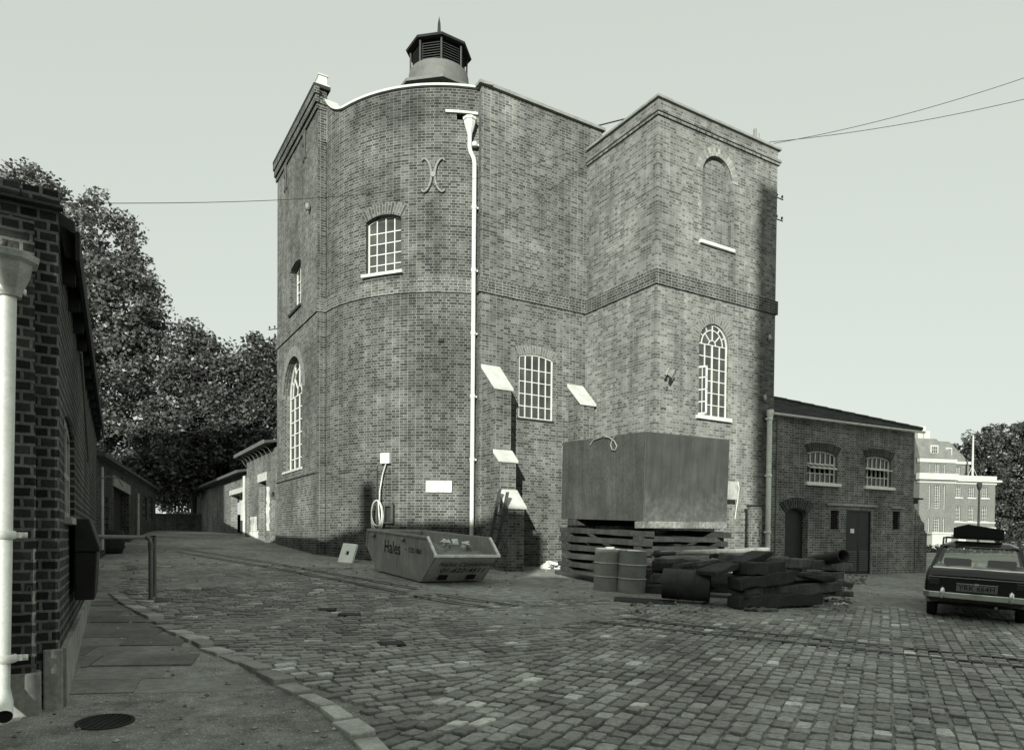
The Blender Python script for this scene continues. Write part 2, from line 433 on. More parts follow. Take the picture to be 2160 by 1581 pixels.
def bar(mb, fl, a, b, w, o0=-.02, o1=.03):
    (s0, z0), (s1, z1) = a, b; L = math.hypot(s1 - s0, z1 - z0)
    if L < 1e-5: return
    px, pz = -(z1 - z0) / L * w / 2, (s1 - s0) / L * w / 2
    n = Vector((fl.n_.x, fl.n_.y, 0))
    o = fl.P(s0 - px, z0 - pz, o0); mb.obox(o, fl.P(s1 - px, z1 - pz, o0) - o, fl.P(s0 + px, z0 + pz, o0) - o, n * (o1 - o0))
def window(parent, path, op, cols, rows, depth=.16, bw=.035, pane=None, sill=None, sillm=None, fan=False, heavy=(), skip=(), glass_skip=None, name='window', m=None):
    s0, s1, zb, zs, rise = op; sc = (s0 + s1) / 2; w = (s1 - s0) / 2; fl = Flat(path, sc, depth); mb = MB()
    if rise > 0: rad = (w * w + rise * rise) / (2 * rise); cz = zs + rise - rad
    def ztop(s): return zs if rise <= 0 else cz + math.sqrt(max(0, rad * rad - (s - sc)**2))
    for i in range(cols + 1):
        s = s0 + (s1 - s0) * i / cols; b_ = bw * (1.3 if i in (0, cols) or i in heavy else .8)
        s_ = min(max(s, s0 + b_ / 2), s1 - b_ / 2)
        bar(mb, fl, (s_, zb), (s_, zs if fan else ztop(s_)), b_)
    zrow = zs if fan else zs
    for j in range(rows + 1):
        z = zb + (zrow - zb) * j / rows; z_ = min(max(z, zb + bw * .5), zrow if (fan or rise > 0) else zrow - bw * .5)
        if j == rows and rise > 0 and not fan: continue
        if j in skip: continue
        bar(mb, fl, (s0, z_), (s1, z_), bw * (1.2 if j in (0,) else .8), -.015, .025)
    if fan or rise > 0:
        n = 20; a = math.asin(min(1, w / rad)) if rise <= w else math.pi / 2
        pr = None
        for i in range(n + 1):
            t = -a + 2 * a * i / n; q = (sc + (rad - bw * .5) * math.sin(t), cz + (rad - bw * .5) * math.cos(t))
            if pr: bar(mb, fl, pr, q, bw * 1.3)
            pr = q
    if fan:
        for rr in (.24, .72):
            pr = None
            for i in range(17):
                t = -math.pi / 2 + math.pi * i / 16; q = (sc + w * rr * math.sin(t), zs + w * rr * math.cos(t))
                if pr: bar(mb, fl, pr, q, bw * .8, -.013, .023)
                pr = q
        for k in range(1, 4):
            t = -math.pi / 2 + math.pi * k / 4; bar(mb, fl, (sc + w * .24 * math.sin(t), zs + w * .24 * math.cos(t)), (sc + w * .72 * math.sin(t), zs + w * .72 * math.cos(t)), bw * .8)
        for k in range(1, 6):
            t = -math.pi / 2 + math.pi * k / 6; bar(mb, fl, (sc + w * .72 * math.sin(t), zs + w * .72 * math.cos(t)), (sc + w * .98 * math.sin(t), zs + w * .98 * math.cos(t)), bw * .8)
    o = mb.build(name, m or WHITE, parent)
    g = MB()
    for i in range(cols):            # each pane its own little sheet, some slightly out of true
        a, b = s0 + (s1 - s0) * i / cols, s0 + (s1 - s0) * (i + 1) / cols
        for j in range(rows):
            if glass_skip and (i, j) in glass_skip: continue
            z0, z1 = zb + (zs - zb) * j / rows, zb + (zs - zb) * (j + 1) / rows; t = random.uniform(-.003, .003)
            g.poly([fl.P(a, z0, t), fl.P(b, z0, -t), fl.P(b, z1, -t), fl.P(a, z1, t)])
        if rise > 0:
            k = 5; pp = [fl.P(a, zs), fl.P(b, zs)] + [fl.P(b + (a - b) * q / k, max(zs, ztop(b + (a - b) * q / k))) for q in range(k + 1)]
            g.poly(pp)
    g.build('pane', pane or GLASS, o)
    if sill:
        e, h, pr = sill; sb = MB(); n = Vector((fl.n_.x, fl.n_.y, 0)); q = fl.P(s0 - e, zb - h, 0)
        sb.obox(q, fl.P(s1 + e, zb - h, 0) - q, n * (depth + pr), (0, 0, h)); sb.build('sill', sillm or WHITE, o, bevel=.008)
    return o, fl

exec_order = []
# ------------------------------------------------------------------ the ground
gx = np.concatenate([-np.geomspace(700, 24, 16), np.linspace(-22, 22, 60), np.geomspace(24, 700, 16)])
gy = np.concatenate([-np.geomspace(400, 10, 12), np.linspace(-8, 50, 75), np.geomspace(55, 1500, 18)])
mb = MB(); XX, YY = np.meshgrid(gx, gy); ZZ = ground(XX, YY)
V = [Vector((float(a), float(b), float(c))) for a, b, c in zip(XX.ravel(), YY.ravel(), ZZ.ravel())]; nx = len(gx)
mb.mesh(V, [(j * nx + i, j * nx + i + 1, (j + 1) * nx + i + 1, (j + 1) * nx + i) for j in range(len(gy) - 1) for i in range(nx - 1)], True)
struct(mb.build('ground', DIRT))
def gz(x, y, h=0.): return Vector((x, y, float(ground(x, y)) + h))

kerb_px = [(800, 1600), (770, 1560), (690, 1492), (600, 1443), (520, 1398), (440, 1366), (368, 1330), (310, 1296), (262, 1268), (238, 1250)]
kerb_pts = [gp(*p) for p in kerb_px]
def kerb_x(y):                   # x of the kerb line at distance y
    for a, b in zip(kerb_pts, kerb_pts[1:]):
        if a.y <= y <= b.y: return a.x + (b.x - a.x) * (y - a.y) / (b.y - a.y)
    if y < kerb_pts[0].y: return kerb_pts[0].x + (kerb_pts[0].y - y) * .92
    return kerb_pts[-1].x - (y - kerb_pts[-1].y) * .55
def sett(mb, c, d, L, Wd, h, tilt, rnd):
    """one worn granite block: rounded top, slightly irregular outline"""
    e = Vector((-d.y, d.x, 0)); d3 = Vector((d.x, d.y, 0)); z = Vector((0, 0, 1))
    j = lambda a: random.uniform(-a, a)
    V = []
    cs = [(-1, -1), (1, -1), (1, 1), (-1, 1)]
    ring = []
    jit = [(j(.012), j(.012)) for _ in range(4)]
    for k, (a, b) in enumerate(cs):           # chamfered outline: two points per corner
        a2, b2 = cs[(k + 1) % 4]
        pa = Vector((a * L / 2 + jit[k][0], b * Wd / 2 + jit[k][1])); pn = Vector((a2 * L / 2 + jit[(k + 1) % 4][0], b2 * Wd / 2 + jit[(k + 1) % 4][1]))
        ring.append(pa + (pn - pa).normalized() * random.uniform(.008, .03) + Vector((j(.005), j(.005)))); ring.append(pn - (pn - pa).normalized() * random.uniform(.008, .03) + Vector((j(.005), j(.005))))
    def lvl(k, dz): return [c + d3 * (p.x * k) + e * (p.y * k) + z * (h + dz + tilt[0] * p.x + tilt[1] * p.y) for p in ring]
    lo, a1, a2 = lvl(1, -.06), lvl(.985, -.011), lvl(.94, random.uniform(-.002, 0.))
    n = 8; V = lo + a1 + a2 + [c + z * (h + random.uniform(-.001, .004))]
    F = [(i, (i + 1) % n, (i + 1) % n + n, i + n) for i in range(n)] + [(i + n, (i + 1) % n + n, (i + 1) % n + 2 * n, i + 2 * n) for i in range(n)] + [(2 * n + i, 2 * n + (i + 1) % n, 3 * n) for i in range(n)]
    mb.mesh(V, F, False)
def in_skip_zone(x, y): return False
RD = Vector((math.cos(R(-24)), math.sin(R(-24))))      # along the tracks
mb = MB()
zones = [(62, -3.0, 30.), (36, -5.0, -3.0), (14, -16., -5.0)]
for az, r0, r1 in zones:
    d = Vector((math.cos(R(az)), math.sin(R(az)))); e = Vector((d.y, -d.x))
    k = -130
    while k < 130:
        off = k * .142 + random.uniform(-.005, .005); t = -22 + random.random() * .3; k += 1
        while t < 34:
            L = random.choice((.14, .17, .19, .22, .25)) + random.uniform(-.02, .02); q = e * off + d * (t + L / 2); t += L + random.uniform(.014, .028)
            x, y = q.x, q.y
            if y < 3.2 or y > 19 or abs(x) > y * .80 + .4: continue
            rr = q.dot(RD) + .18 * math.sin(y * 2.1)
            if not (r0 <= rr < r1): continue
            if x < kerb_x(y) + .18: continue
            if y > 13.2 + .12 * x and x > -3 : continue
            far = max(0., (y - 7.5) / 9.)
            cover = math.sin(x * .9 + 1.3) * math.sin(y * .7 + x * .35) + .6 * math.sin(x * 2.3 - y * 1.7)
            h = .026 - .021 * max(0, cover) * (.5 + far) - .017 * far + random.uniform(-.006, .007)
            if h < -.004: continue
            sett(mb, gz(x, y), d, L, .124 + random.uniform(-.014, .010), h, (random.uniform(-.03, .03), random.uniform(-.04, .04)), 0)
struct(mb.build('cobbles', SETT))
# kerb of long granite stones
mb = MB(); cum = 0
for a, b in zip(kerb_pts, kerb_pts[1:]):
    L = (b - a).length; n = max(1, round(L / .42)); dd = (b - a) / L
    for i in range(n):
        c = a + dd * (L * (i + .5) / n)
        sett(mb, gz(c.x, c.y), Vector((dd.x, dd.y)).normalized(), L / n - .025, .18 + random.uniform(-.03, .03), .035 + random.uniform(-.012, .012), (random.uniform(-.02, .02), random.uniform(-.03, .03)), 0)
a = gp(262, 1255)
for px, py in ((300, 1262), (318, 1275), (296, 1268), (330, 1312), (352, 1322), (405, 1345)):
    c = gp(px, py); sett(mb, c, Vector((.9, -.43)).normalized(), .42, .2, .02, (.01, .01), 0)
struct(mb.build('kerb', KERB))
# flagged footway between the left building and the kerb
mb = MB(); y = 5.6
fd = Vector((.96, .28)).normalized(); fe = Vector((-fd.y, fd.x))
row = 0
while row < 17:
    t = -6.5 + random.random() * .5
    dep = random.choice((.42, .5, .56))
    while t < 4:
        L = random.uniform(.55, 1.05); c = Vector((-4.1, 5.75)) + fd * (t + L / 2) + fe * (row * .5)
        if c.x + L / 2 < kerb_x(c.y) - .12 and c.y > 5.6 and c.x > -9:
            q = gz(c.x, c.y); j = [Vector((random.uniform(-.02, .02), random.uniform(-.02, .02), 0)) for _ in range(4)]; h = .010 + random.uniform(-.006, .008)
            F3 = Vector((fd.x, fd.y, 0)) * (L / 2 - .008); E3 = Vector((fe.x, fe.y, 0)) * (.245)
            top = [gz((q + s1 * F3 + s2 * E3 + j[k]).x, (q + s1 * F3 + s2 * E3 + j[k]).y, h + random.uniform(-.003, .003)) for k, (s1, s2) in enumerate(((-1, -1), (1, -1), (1, 1), (-1, 1)))]
            lowr = [p - Vector((0, 0, .05)) for p in top]
            mb.mesh(top + lowr, [(0, 1, 2, 3)] + [(i + 4, (i + 1) % 4 + 4, (i + 1) % 4, i) for i in range(4)])
        t += L
    row += 1
struct(mb.build('pavement', FLAG))
# loose stones and grit lying about
mb = MB()
for _ in range(1700):
    y = 3.6 + random.random()**1.3 * 17; x = random.uniform(-.78, .8) * y
    r = random.uniform(.006, .02) * (1 + .05 * y); p = gz(x, y, r * .3)
    V = [p + Vector((r * random.uniform(.7, 1.3) * a, r * random.uniform(.7, 1.3) * b, r * c * .7)) for a, b, c in ((1, 0, 0), (-1, 0, 0), (0, 1, 0), (0, -1, 0), (0, 0, 1), (0, 0, -1))]
    mb.mesh(V, [(0, 2, 4), (2, 1, 4), (1, 3, 4), (3, 0, 4), (2, 0, 5), (1, 2, 5), (3, 1, 5), (0, 3, 5)])
o = mb.build('gravel', plain('grit', .28, .9, .3, 9, .2, island=.6)); o['kind'] = 'stuff'
# sunk tram rails
mb = MB()
for pxs in ([(1314, 1307), (1600, 1338), (1900, 1369), (2200, 1400)], [(1243, 1314), (1560, 1347), (1900, 1383), (2200, 1415)], [(380, 1158), (560, 1186), (760, 1222), (880, 1243)], [(372, 1164), (560, 1196), (770, 1236), (860, 1253)], [(871, 1259), (1029, 1284)], [(917, 1255), (1095, 1281)]):
    pts = [gp(*p) for p in pxs]
    for a, b in zip(pts, pts[1:]):
        n = 6
        for i in range(n):
            p, q = a.lerp(b, i / n), a.lerp(b, (i + 1) / n); t = (q - p); t.z = 0; s_ = Vector((-t.y, t.x, 0)).normalized() * .042
            mb.poly([gz((p - s_).x, (p - s_).y, .036), gz((q - s_).x, (q - s_).y, .036), gz((q + s_).x, (q + s_).y, .036), gz((p + s_).x, (p + s_).y, .036)])
struct(mb.build('track_rails', plain('rail_iron', .02, .55, .3, 8, .1)))
# iron covers
def cover(px, py, w, d, az, label, m=BLACKTRIM):
    c = gp(px, py); o = thing('manhole_cover', label, 'manhole cover', c, yaw_ground(az)); b = MB()
    b.box((0, 0, .005), w, d, .022); fr = b.build('frame', m, o, world=False, bevel=.004)
    b = MB(); b.box((0, 0, .0265), w - .07, d - .07, .005); b.build('lid', plain('cover_lid', .03, .6, .4, 14, .5), o, world=False, bevel=.003)
cover(691, 1287, .26, .24, R(10), 'small dark iron cover in the cobbles, farthest left of three')
cover(737, 1298, .32, .26, R(10), 'small dark iron cover in the cobbles, between two others')
cover(826, 1360, .30, .26, R(20), 'small dark square cover in the cobbles nearest the kerb')
cover(1360, 1268, 1.15, .62, R(-10), 'large worn iron plate in the ground in front of the drums', plain('worn_plate', .05, .7, .4, 5, .2))
c = gp(222, 1522); o = thing('drain_cover', 'round dark drain sunk in the tarmac by the left building plinth', 'drain', c, yaw_ground(0)); b = MB()
b.lathe([(.19, -.01), (.19, .009), (.165, .01), (.165, .003), (0.0, .003)], seg=28); b.build('frame', BLACKTRIM, o, world=False)
b = MB()
for i in range(7): b.box((-.132 + i * .044, 0, .0035), .018, 2 * math.sqrt(.16**2 - (-.132 + i * .044)**2), .004)
b.build('grating', plain('grating_iron', .012, .8, .2, 5, 0), o, world=False)

# ------------------------------------------------------------------ the brick engine house
TH = .5467; U = Vector((math.cos(TH), math.sin(TH))); VV = Vector((-math.sin(TH), math.cos(TH))); U3 = Vector((U.x, U.y, 0)); V3 = Vector((VV.x, VV.y, 0)); Z3 = Vector((0, 0, 1))
T = Vector((3.789, 19.003)); I = Vector((2.183, 21.642)); Rr = Vector((7.912, 21.513)); K = Vector((-.954, 19.733)); Pp = Vector((-5.986, 21.584)); L = Vector((-8.683, 26.016))
AC, AR = Vector((-2.0928, 24.3796)), 4.5398
A0 = R(-143.3); A1 = R(-76.55)
ZS, ZT, ZC, ZM, ZL = 8.515, 13.43, 12.97, 14.19, 15.22
house = thing('brick_engine_house', 'tall brick engine house with bowed corner, square tower and louvred roof lantern', 'building', gz(0, 21))
fL = Line(L, -VV); fP = Line(Pp, U); bow = Arc(AC, AR, A0); SB = (A1 - A0) * AR
fK = Line(K, U); fI = Line(T, VV, True); fT = Line(T, U)
LL = (Pp - L).length; LK = (I - K).length; LI = (I - T).length; LT = (Rr - T).length
K2 = bow.p(SB); P2 = bow.p(0)
def rect(s0, s1, z0, z1): return [(s0, z0), (s1, z0), (s1, z1), (s0, z1)]
ZB = -.6
# --- left face
def opw(path, px0, px1, pyb, pyt, pys=None):
    a, zb = path.sz((px0 + px1) / 2, pyb); s0 = path.sz(px0, (pyb + pyt) / 2)[0]; s1 = path.sz(px1, (pyb + pyt) / 2)[0]; zt = path.sz((px0 + px1) / 2, pyt)[1]
    return s0, s1, zb, zt
s0, s1, zb, zt = opw(fL, 612, 634.5, 652, 552); oL1 = (s0, s1, zb, zt - .16, .16)
s0, s1, zb, zt = opw(fL, 598, 637, 990, 752); oL2 = (s0, s1, zb, zt - (s1 - s0) / 2, (s1 - s0) / 2)
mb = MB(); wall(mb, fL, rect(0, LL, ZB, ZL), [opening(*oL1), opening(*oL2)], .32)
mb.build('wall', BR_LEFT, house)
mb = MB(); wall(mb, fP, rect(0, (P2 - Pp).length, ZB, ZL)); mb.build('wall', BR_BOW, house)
# --- bow
def bz(px, py): return bow.sz(px, py)
s0 = bz(772, 515)[0]; s1 = bz(846, 515)[0]; zb = bz(810, 575)[1]; zt = bz(812, 452)[1]; oB = (s0, s1, zb, zt - .13, .13)
dk = (SB - .62, SB - .16, bz(1000, 256)[1], bz(1000, 243)[1])
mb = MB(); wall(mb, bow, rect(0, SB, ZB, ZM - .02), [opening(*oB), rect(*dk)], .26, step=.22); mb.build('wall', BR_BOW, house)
mb = MB()
# swept end of the parapet against the left corner
def ramp(s): return ZM + (ZL - .35 - ZM) * max(0., 1 - s / 1.15)**2
NS = 40
for i in range(NS):
    a, b = SB * i / NS, SB * (i + 1) / NS
    if ramp(a) - ZM > .005: mb.poly([P3(bow, a, ZM - .02), P3(bow, b, ZM - .02), P3(bow, b, ramp(b)), P3(bow, a, ramp(a))], [(a, ZM), (b, ZM), (b, ramp(b)), (a, ramp(a))])
mb.build('parapet_ramp', BR_BOW, house)
# --- reveal, mid wall, tower faces
mb = MB(); ln = Line(K2, (K - K2), False); wall(mb, ln, rect(0, (K - K2).length, ZB, ZM)); mb.build('wall', BR_MID, house)
s0, s1, zb, zt = opw(fK, 1094, 1166, 884, 748); oK = (s0, s1, zb, zt - .10, .10)
mb = MB(); wall(mb, fK, rect(0, LK + .55, ZB, ZM), [opening(*oK)], .10)
e = I + U * .55; wall(mb, Line(e, VV), rect(0, 9, 5, ZM)); mb.build('wall', BR_MID, house)
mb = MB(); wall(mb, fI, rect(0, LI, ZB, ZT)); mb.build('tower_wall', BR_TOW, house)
s0, s1, zb, zt = opw(fT, 1474, 1536, 879, 683); oT = (s0, s1, zb, zt - (s1 - s0) / 2, (s1 - s0) / 2)
s0, s1, zb, zt = opw(fT, 1481, 1543, 517, 330); oT2 = (s0, s1, zb, zt - (s1 - s0) / 2, (s1 - s0) / 2)
mb = MB(); wall(mb, fT, rect(0, LT, ZB, ZT), [opening(*oT), opening(*oT2)], .14)
fR = Line(Rr, VV); wall(mb, fR, rect(0, 6.5, ZB, ZT)); mb.build('tower_wall', BR_TOW, house)
mb = MB(); pts = opening(*oT2); sc = (oT2[0] + oT2[1]) / 2
mb.poly([P3(fT, p[0], p[1], -.115) for p in pts], [(p[0] + .1, p[1]) for p in pts]); mb.build('blind_arch_infill', BR_TOW, house)
mb = MB(); mb.pbox(fT, oT2[0] - .1, oT2[1] + .1, oT2[2] - .10, oT2[2], -.1, .09); mb.build('sill', WHITE, house, bevel=.01)
# --- roofs and rear, closing the block
back = L + U * 8.5; mb = MB()
foot = [L, Pp, P2] + [bow.p(SB * i / 12) for i in range(1, 13)] + [K, e, e + VV * 9, back + VV * 4, L]
mb.poly([(p.x, p.y, ZM - .55) for p in foot[:-1]]); ap = Vector((-2.2, 26.3, 16.9))
cen = [Vector((p.x, p.y)) for p in foot[:-1]]; ctr = Vector((-1.6, 27))
for a, b in zip(cen, cen[1:] + cen[:1]):
    a2 = a.lerp(ctr, .12); b2 = b.lerp(ctr, .12); mb.poly([(a2.x, a2.y, ZM - .4), (b2.x, b2.y, ZM - .4), (ctr.x, ctr.y, 17.0)])
tt = [T, Rr, Rr + VV * 6.5, T + VV * 6.5]; mb.poly([(p.x, p.y, ZT - .3) for p in tt])
mb.build('roof', SLATE, house)
mb = MB(); wall(mb, Line(back + VV * 4, L - back - VV * 4), rect(0, (L - back - VV * 4).length, ZB, ZM)); wall(mb, Line(e + VV * 9, back + VV * 4 - e - VV * 9), rect(0, (back + VV * 4 - e - VV * 9).length, ZB, ZM))
wall(mb, Line(Rr + VV * 6.5, -U), rect(0, 5, ZB, ZT)); mb.build('rear_wall', BR_MID, house)
# --- string course: five dirty courses standing proud
zs0, zs1 = ZS, ZS + .40
mb = MB(); mb.pbox(fL, -.045, LL + .045, zs0, zs1, 0.002, .045); mb.pbox(fP, 0.0, (P2 - Pp).length - .0, zs0, zs1, 0.002, .045)
NS = 30
for i in range(NS):
    a, b = SB * i / NS, SB * (i + 1) / NS; o_ = .045
    A, B = P3(bow, a, zs0, o_), P3(bow, b, zs0, o_); h = Vector((0, 0, zs1 - zs0))
    mb.poly([A, B, B + h, A + h], [(a, zs0), (b, zs0), (b, zs1), (a, zs1)]); mb.poly([P3(bow, a, zs0, 0), P3(bow, b, zs0, 0), B, A]); mb.poly([A + h, B + h, P3(bow, b, zs1), P3(bow, a, zs1)])
mb.build('string_course', BR_LEFT, house)
mb = MB(); mb.pbox(fK, -.045, LK - .046, zs0, zs1, .002, .045); mb.pbox(Line(K2, K - K2), 0.0, (K - K2).length, zs0, zs1, .002, .045)
mb.pbox(fI, -.045, LI - .002, zs0, zs1, .002, .045); mb.pbox(fT, 0.0, LT + .07, zs0, zs1, .002, .045); mb.pbox(fR, 0.0, 6., zs0, zs1, .002, .07)
mb.build('string_course', BR_DIRTY, house)
# --- tower cornice and coping
mb = MB()
for z0, z1, o_ in ((ZC + .005, ZC + .075, .05), (ZC + .08, ZC + .155, .085)):
    mb.pbox(fI, -o_, LI - .002, z0, z1, .002, o_); mb.pbox(fT, 0., LT + o_, z0, z1, .002, o_); mb.pbox(fR, 0., 6, z0, z1, .002, o_)
mb.build('cornice', BR_TOW, house)
mb = MB(); mb.pbox(fI, -.07, LI - .0, ZT - .005, ZT + .07, -.34, .07); mb.pbox(fT, .342, LT + .1, ZT - .004, ZT + .069, -.34, .069); mb.pbox(fR, .0, 6, ZT - .003, ZT + .068, -.34, .1); mb.build('coping', STONED, house, bevel=.012)
# --- copings of main block
mb = MB()
def cop_strip(f, s_list, zf, inn, out, h):
    for a, b in zip(s_list, s_list[1:]):
        q = [P3(f, a, zf(a), out), P3(f, b, zf(b), out), P3(f, b, zf(b), -inn), P3(f, a, zf(a), -inn)]; up = Vector((0, 0, h)); t = [p + up for p in q]
        mb.poly(t); mb.poly(q[::-1]); mb.poly([q[0], q[1], t[1], t[0]]); mb.poly([q[2], q[3], t[3], t[2]])
cop_strip(bow, [SB * i / 40 for i in range(41)], lambda s: ramp(s) + .0, .34, .08, .06)
mb.build('coping', STONE, house); mb = MB(); mb.pbox(Line(K2, K - K2), -.05, (K - K2).length + .08, ZM + .003, ZM + .086, -.3, .09); mb.pbox(fK, -.09, LK + .63, ZM + .001, ZM + .084, -.34, .09)
mb.build('coping', STONED, house)
mb = MB(); s_gap = LL * .36
for a, b in ((-.08, LL - 1.46), (LL - 1.42, LL + .09)): mb.pbox(fL, a, b, ZL - .02, ZL + .09, -.36, .16)
mb.build('coping', BLACKTRIM, house, bevel=.015)
mb = MB()
for z0, z1, o_ in ((ZL - .62, ZL - .47, .05), (ZL - .46, ZL - .25, .11), (ZL - .24, ZL - .03, .15)):
    mb.pbox(fL, -.08, LL + o_, z0, z1, .002, o_)
    if o_ < .12: mb.pbox(fP, .0, (P2 - Pp).length, z0, z1, .002, o_ * .6)
mb.build('cornice', BR_SOOT, house)
mb = MB(); q = P3(fP, .0, ZL + .08, .06); mb.obox(q, U3 * .34, V3 * .4, Z3 * .07); q = P3(fP, .02, ZL + .15, .0); mb.obox(q, U3 * .26, V3 * .34, Z3 * .26); q = P3(fP, .0, ZL + .41, .03); mb.obox(q, U3 * .31, V3 * .4, Z3 * .04); mb.build('corner_block', STONE, house, bevel=.01)
sp = lambda f, px, py, su, sv, a: (*f.sz(px, py), su, sv, a)
add_stains('brick_bow', [sp(bow, 915, 480, .38, 1.1, .5), sp(bow, 935, 545, .5, .5, .3), sp(bow, 790, 330, 1.3, .8, -.25), sp(bow, 845, 640, .8, .35, .35), sp(bow, 800, 815, .7, .25, .3), sp(bow, 930, 1110, .6, .25, .3), sp(bow, 850, 230, 1.8, .5, .3), sp(bow, 965, 1060, .5, .5, -.35), sp(bow, 760, 740, .6, .5, -.2), sp(bow, 880, 950, 1.2, .15, -.25), sp(bow, 1000, 285, .3, .5, -.4)])
add_stains('brick_mid', [sp(fK, 1070, 250, .8, .7, -.3), sp(fK, 1200, 300, .5, .3, -.3), sp(fK, 1150, 220, 1.2, .25, .4), sp(fK, 1100, 470, 1., .4, .2), sp(fK, 1220, 880, .35, .8, .35), sp(fK, 1150, 1000, .6, .5, -.3), sp(fK, 1040, 690, .2, 1.2, .2)])
add_stains('brick_tower', [sp(fT, 1484, 560, .16, .5, .3), sp(fT, 1546, 570, .16, .5, .3), sp(fT, 1500, 250, 2.5, .2, .3), sp(fT, 1395, 420, .2, 1.5, .2), sp(fT, 1450, 640, 1., .3, -.15), sp(fT, 1560, 930, .5, .6, -.2), sp(fT, 1600, 500, .25, 1.2, .35)])
add_stains('brick_left_face', [sp(fL, 620, 690, .7, .4, -.4), sp(fL, 630, 1080, 1.2, .5, -.3), sp(fL, 610, 820, .6, .5, .25), sp(fL, 650, 260, 1., .8, .3)])
# --- gauged arches
arch(house, bow, oB[0] - .03, oB[1] + .03, oB[3] + .0, .13, .34, .006, brick('brick_arch_bow', .05, .115, .2, .2, bw=.34, bh=.078), splay=.06)
arch(house, fK, oK[0] - .0, oK[1] + .0, oK[3], .10, .26, .006, BR_ARCH, splay=.06)
arch(house, fT, oT[0], oT[1], oT[3], oT[4], .28, .006, BR_ARCH, n=24)
arch(house, fT, oT2[0] - .0, oT2[1] + .0, oT2[3], oT2[4], .25, .012, BR_ARCHL, n=24)
arch(house, fL, oL2[0], oL2[1], oL2[3], oL2[4], .34, .006, BR_ARCH, n=24)
# --- windows
window(house, bow, oB, 4, 5, .20, .034, sill=(.09, .09, .09), sillm=WHITE_OLD)
window(house, fK, oK, 5, 5, .055, .032, sill=(.05, .07, .03), sillm=BLACKTRIM)
wT, flT = window(house, fT, oT, 4, 6, .09, .032, fan=True, sill=(.1, .11, .1), heavy=(2,), glass_skip={(0, 0), (0, 1), (0, 2), (0, 3)})
window(house, fL, oL1, 3, 4, .26, .045, sill=(.08, .09, .06), sillm=BLACKTRIM, pane=GLASSD)
window(house, fL, oL2, 4, 6, .26, .05, fan=True, sill=(.05, .08, .04), sillm=WHITE_OLD, pane=GLASSD)
for op, f, d_ in ((oT, fT, .6), (oB, bow, .6)):
    pass
mb = MB(); fl = Flat(fT, oT[0], .3); mb.poly([fl.P(oT[0], oT[2]), fl.P(oT[1], oT[2]), fl.P(oT[1], oT[3]), fl.P(oT[0], oT[3])]); mb.build('dark_room', DARKIN, wT)
# open casement of the tower window
hw = (oT[1] - oT[0]) / 4; hh = (oT[3] - oT[2]) * 4 / 6; mb = MB(); fl = Flat(fT, oT[0], .09)
hx = oT[0] + .02; ang = R(62); dx = Vector((U.x, U.y)) * math.cos(ang) + fT.nn * math.sin(ang); ox = fl.P(hx, oT[2] + .02); D3 = Vector((dx.x, dx.y, 0)); nD = Vector((-dx.y, dx.x, 0))
for a, b, c, d_ in ((0, .05, 0, hh), (hw - .05, hw, 0, hh), (hw * .48, hw * .54, 0, hh), (0, hw, 0, .05), (0, hw, hh - .05, hh), (0, hw, hh * .25, hh * .25 + .03), (0, hw, hh * .5, hh * .5 + .03), (0, hw, hh * .75, hh * .75 + .03)):
    mb.obox(ox + D3 * a + Z3 * c, D3 * (b - a), nD * .04, Z3 * (d_ - c))
cs = mb.build('casement', WHITE, wT)
mb = MB(); mb.poly([ox + nD * .02, ox + D3 * hw + nD * .02, ox + D3 * hw + nD * .02 + Z3 * hh, ox + nD * .02 + Z3 * hh]); mb.build('pane', GLASS, cs)
# --- white lintel, dark weep hole, hopper head and long downpipe
mb = MB(); z_ = bz(985, 237)[1]
for i in range(4):
    a, b = SB - .93 + i * .225, SB - .93 + (i + 1) * .225; A = P3(bow, a, z_ - .06, .0); B = P3(bow, b, z_ - .06, .0); q = bow.n(a); mb.obox(A, B - A, Vector((q.x, q.y, 0)) * .06, Z3 * .07)
mb.build('lintel', WHITE_OLD, house)
mb = MB(); mb.poly([P3(bow, dk[0], dk[2], -.2), P3(bow, dk[1], dk[2], -.2), P3(bow, dk[1], dk[3], -.2), P3(bow, dk[0], dk[3], -.2)]); mb.build('overflow_hole', DARKIN, house)
sp_ = SB - .13
def on_bow(s, z, out): return P3(bow, s, z, out)
zt_ = bz(997, 258)[1]; mb = MB(); c = on_bow(SB - .27, 0, .15)
mb.lathe([(.04, zt_ - .52), (.06, zt_ - .50), (.07, zt_ - .42), (.12, zt_ - .28), (.165, zt_ - .14), (.165, zt_ - .09), (.20, zt_ - .06), (.20, zt_), (.17, zt_), (.16, zt_ - .08)], (c.x, c.y, 0), 8, False, phase=R(22))
hop = None
p0 = on_bow(SB - .27, zt_ - .5, .15); p1 = on_bow(SB - .27, zt_ - .78, .15); p2 = on_bow(sp_, zt_ - 1.15, .12); p3 = on_bow(sp_, float(ground(-1.1, 19.9)) + .05, .12)
dp = MB(); dp.tube([p0, p1, p1.lerp(p2, .15) - Z3 * .05, p1.lerp(p2, .85) + Z3 * .02, p2 - Z3 * .06, p3], .062, 12); dpo = dp.build('downpipe', WHITE, house)
mb.build('hopper_head', WHITE, dpo)
for k in range(6):
    zz = bz(1000, 310 + k * 132)[1]; mb = MB(); c = on_bow(sp_, zz, .12); mb.lathe([(.062, -.06), (.078, -.05), (.078, .05), (.062, .06)], c, 12); t_ = bow.t(sp_); mb.obox(c + Vector((t_.x, t_.y, 0)) * .05 - Z3 * .025, Vector((t_.x, t_.y, 0)) * .07, Vector((bow.n(sp_).x, bow.n(sp_).y, 0)) * -.05, Z3 * .05); mb.build('bracket', WHITE, dpo)
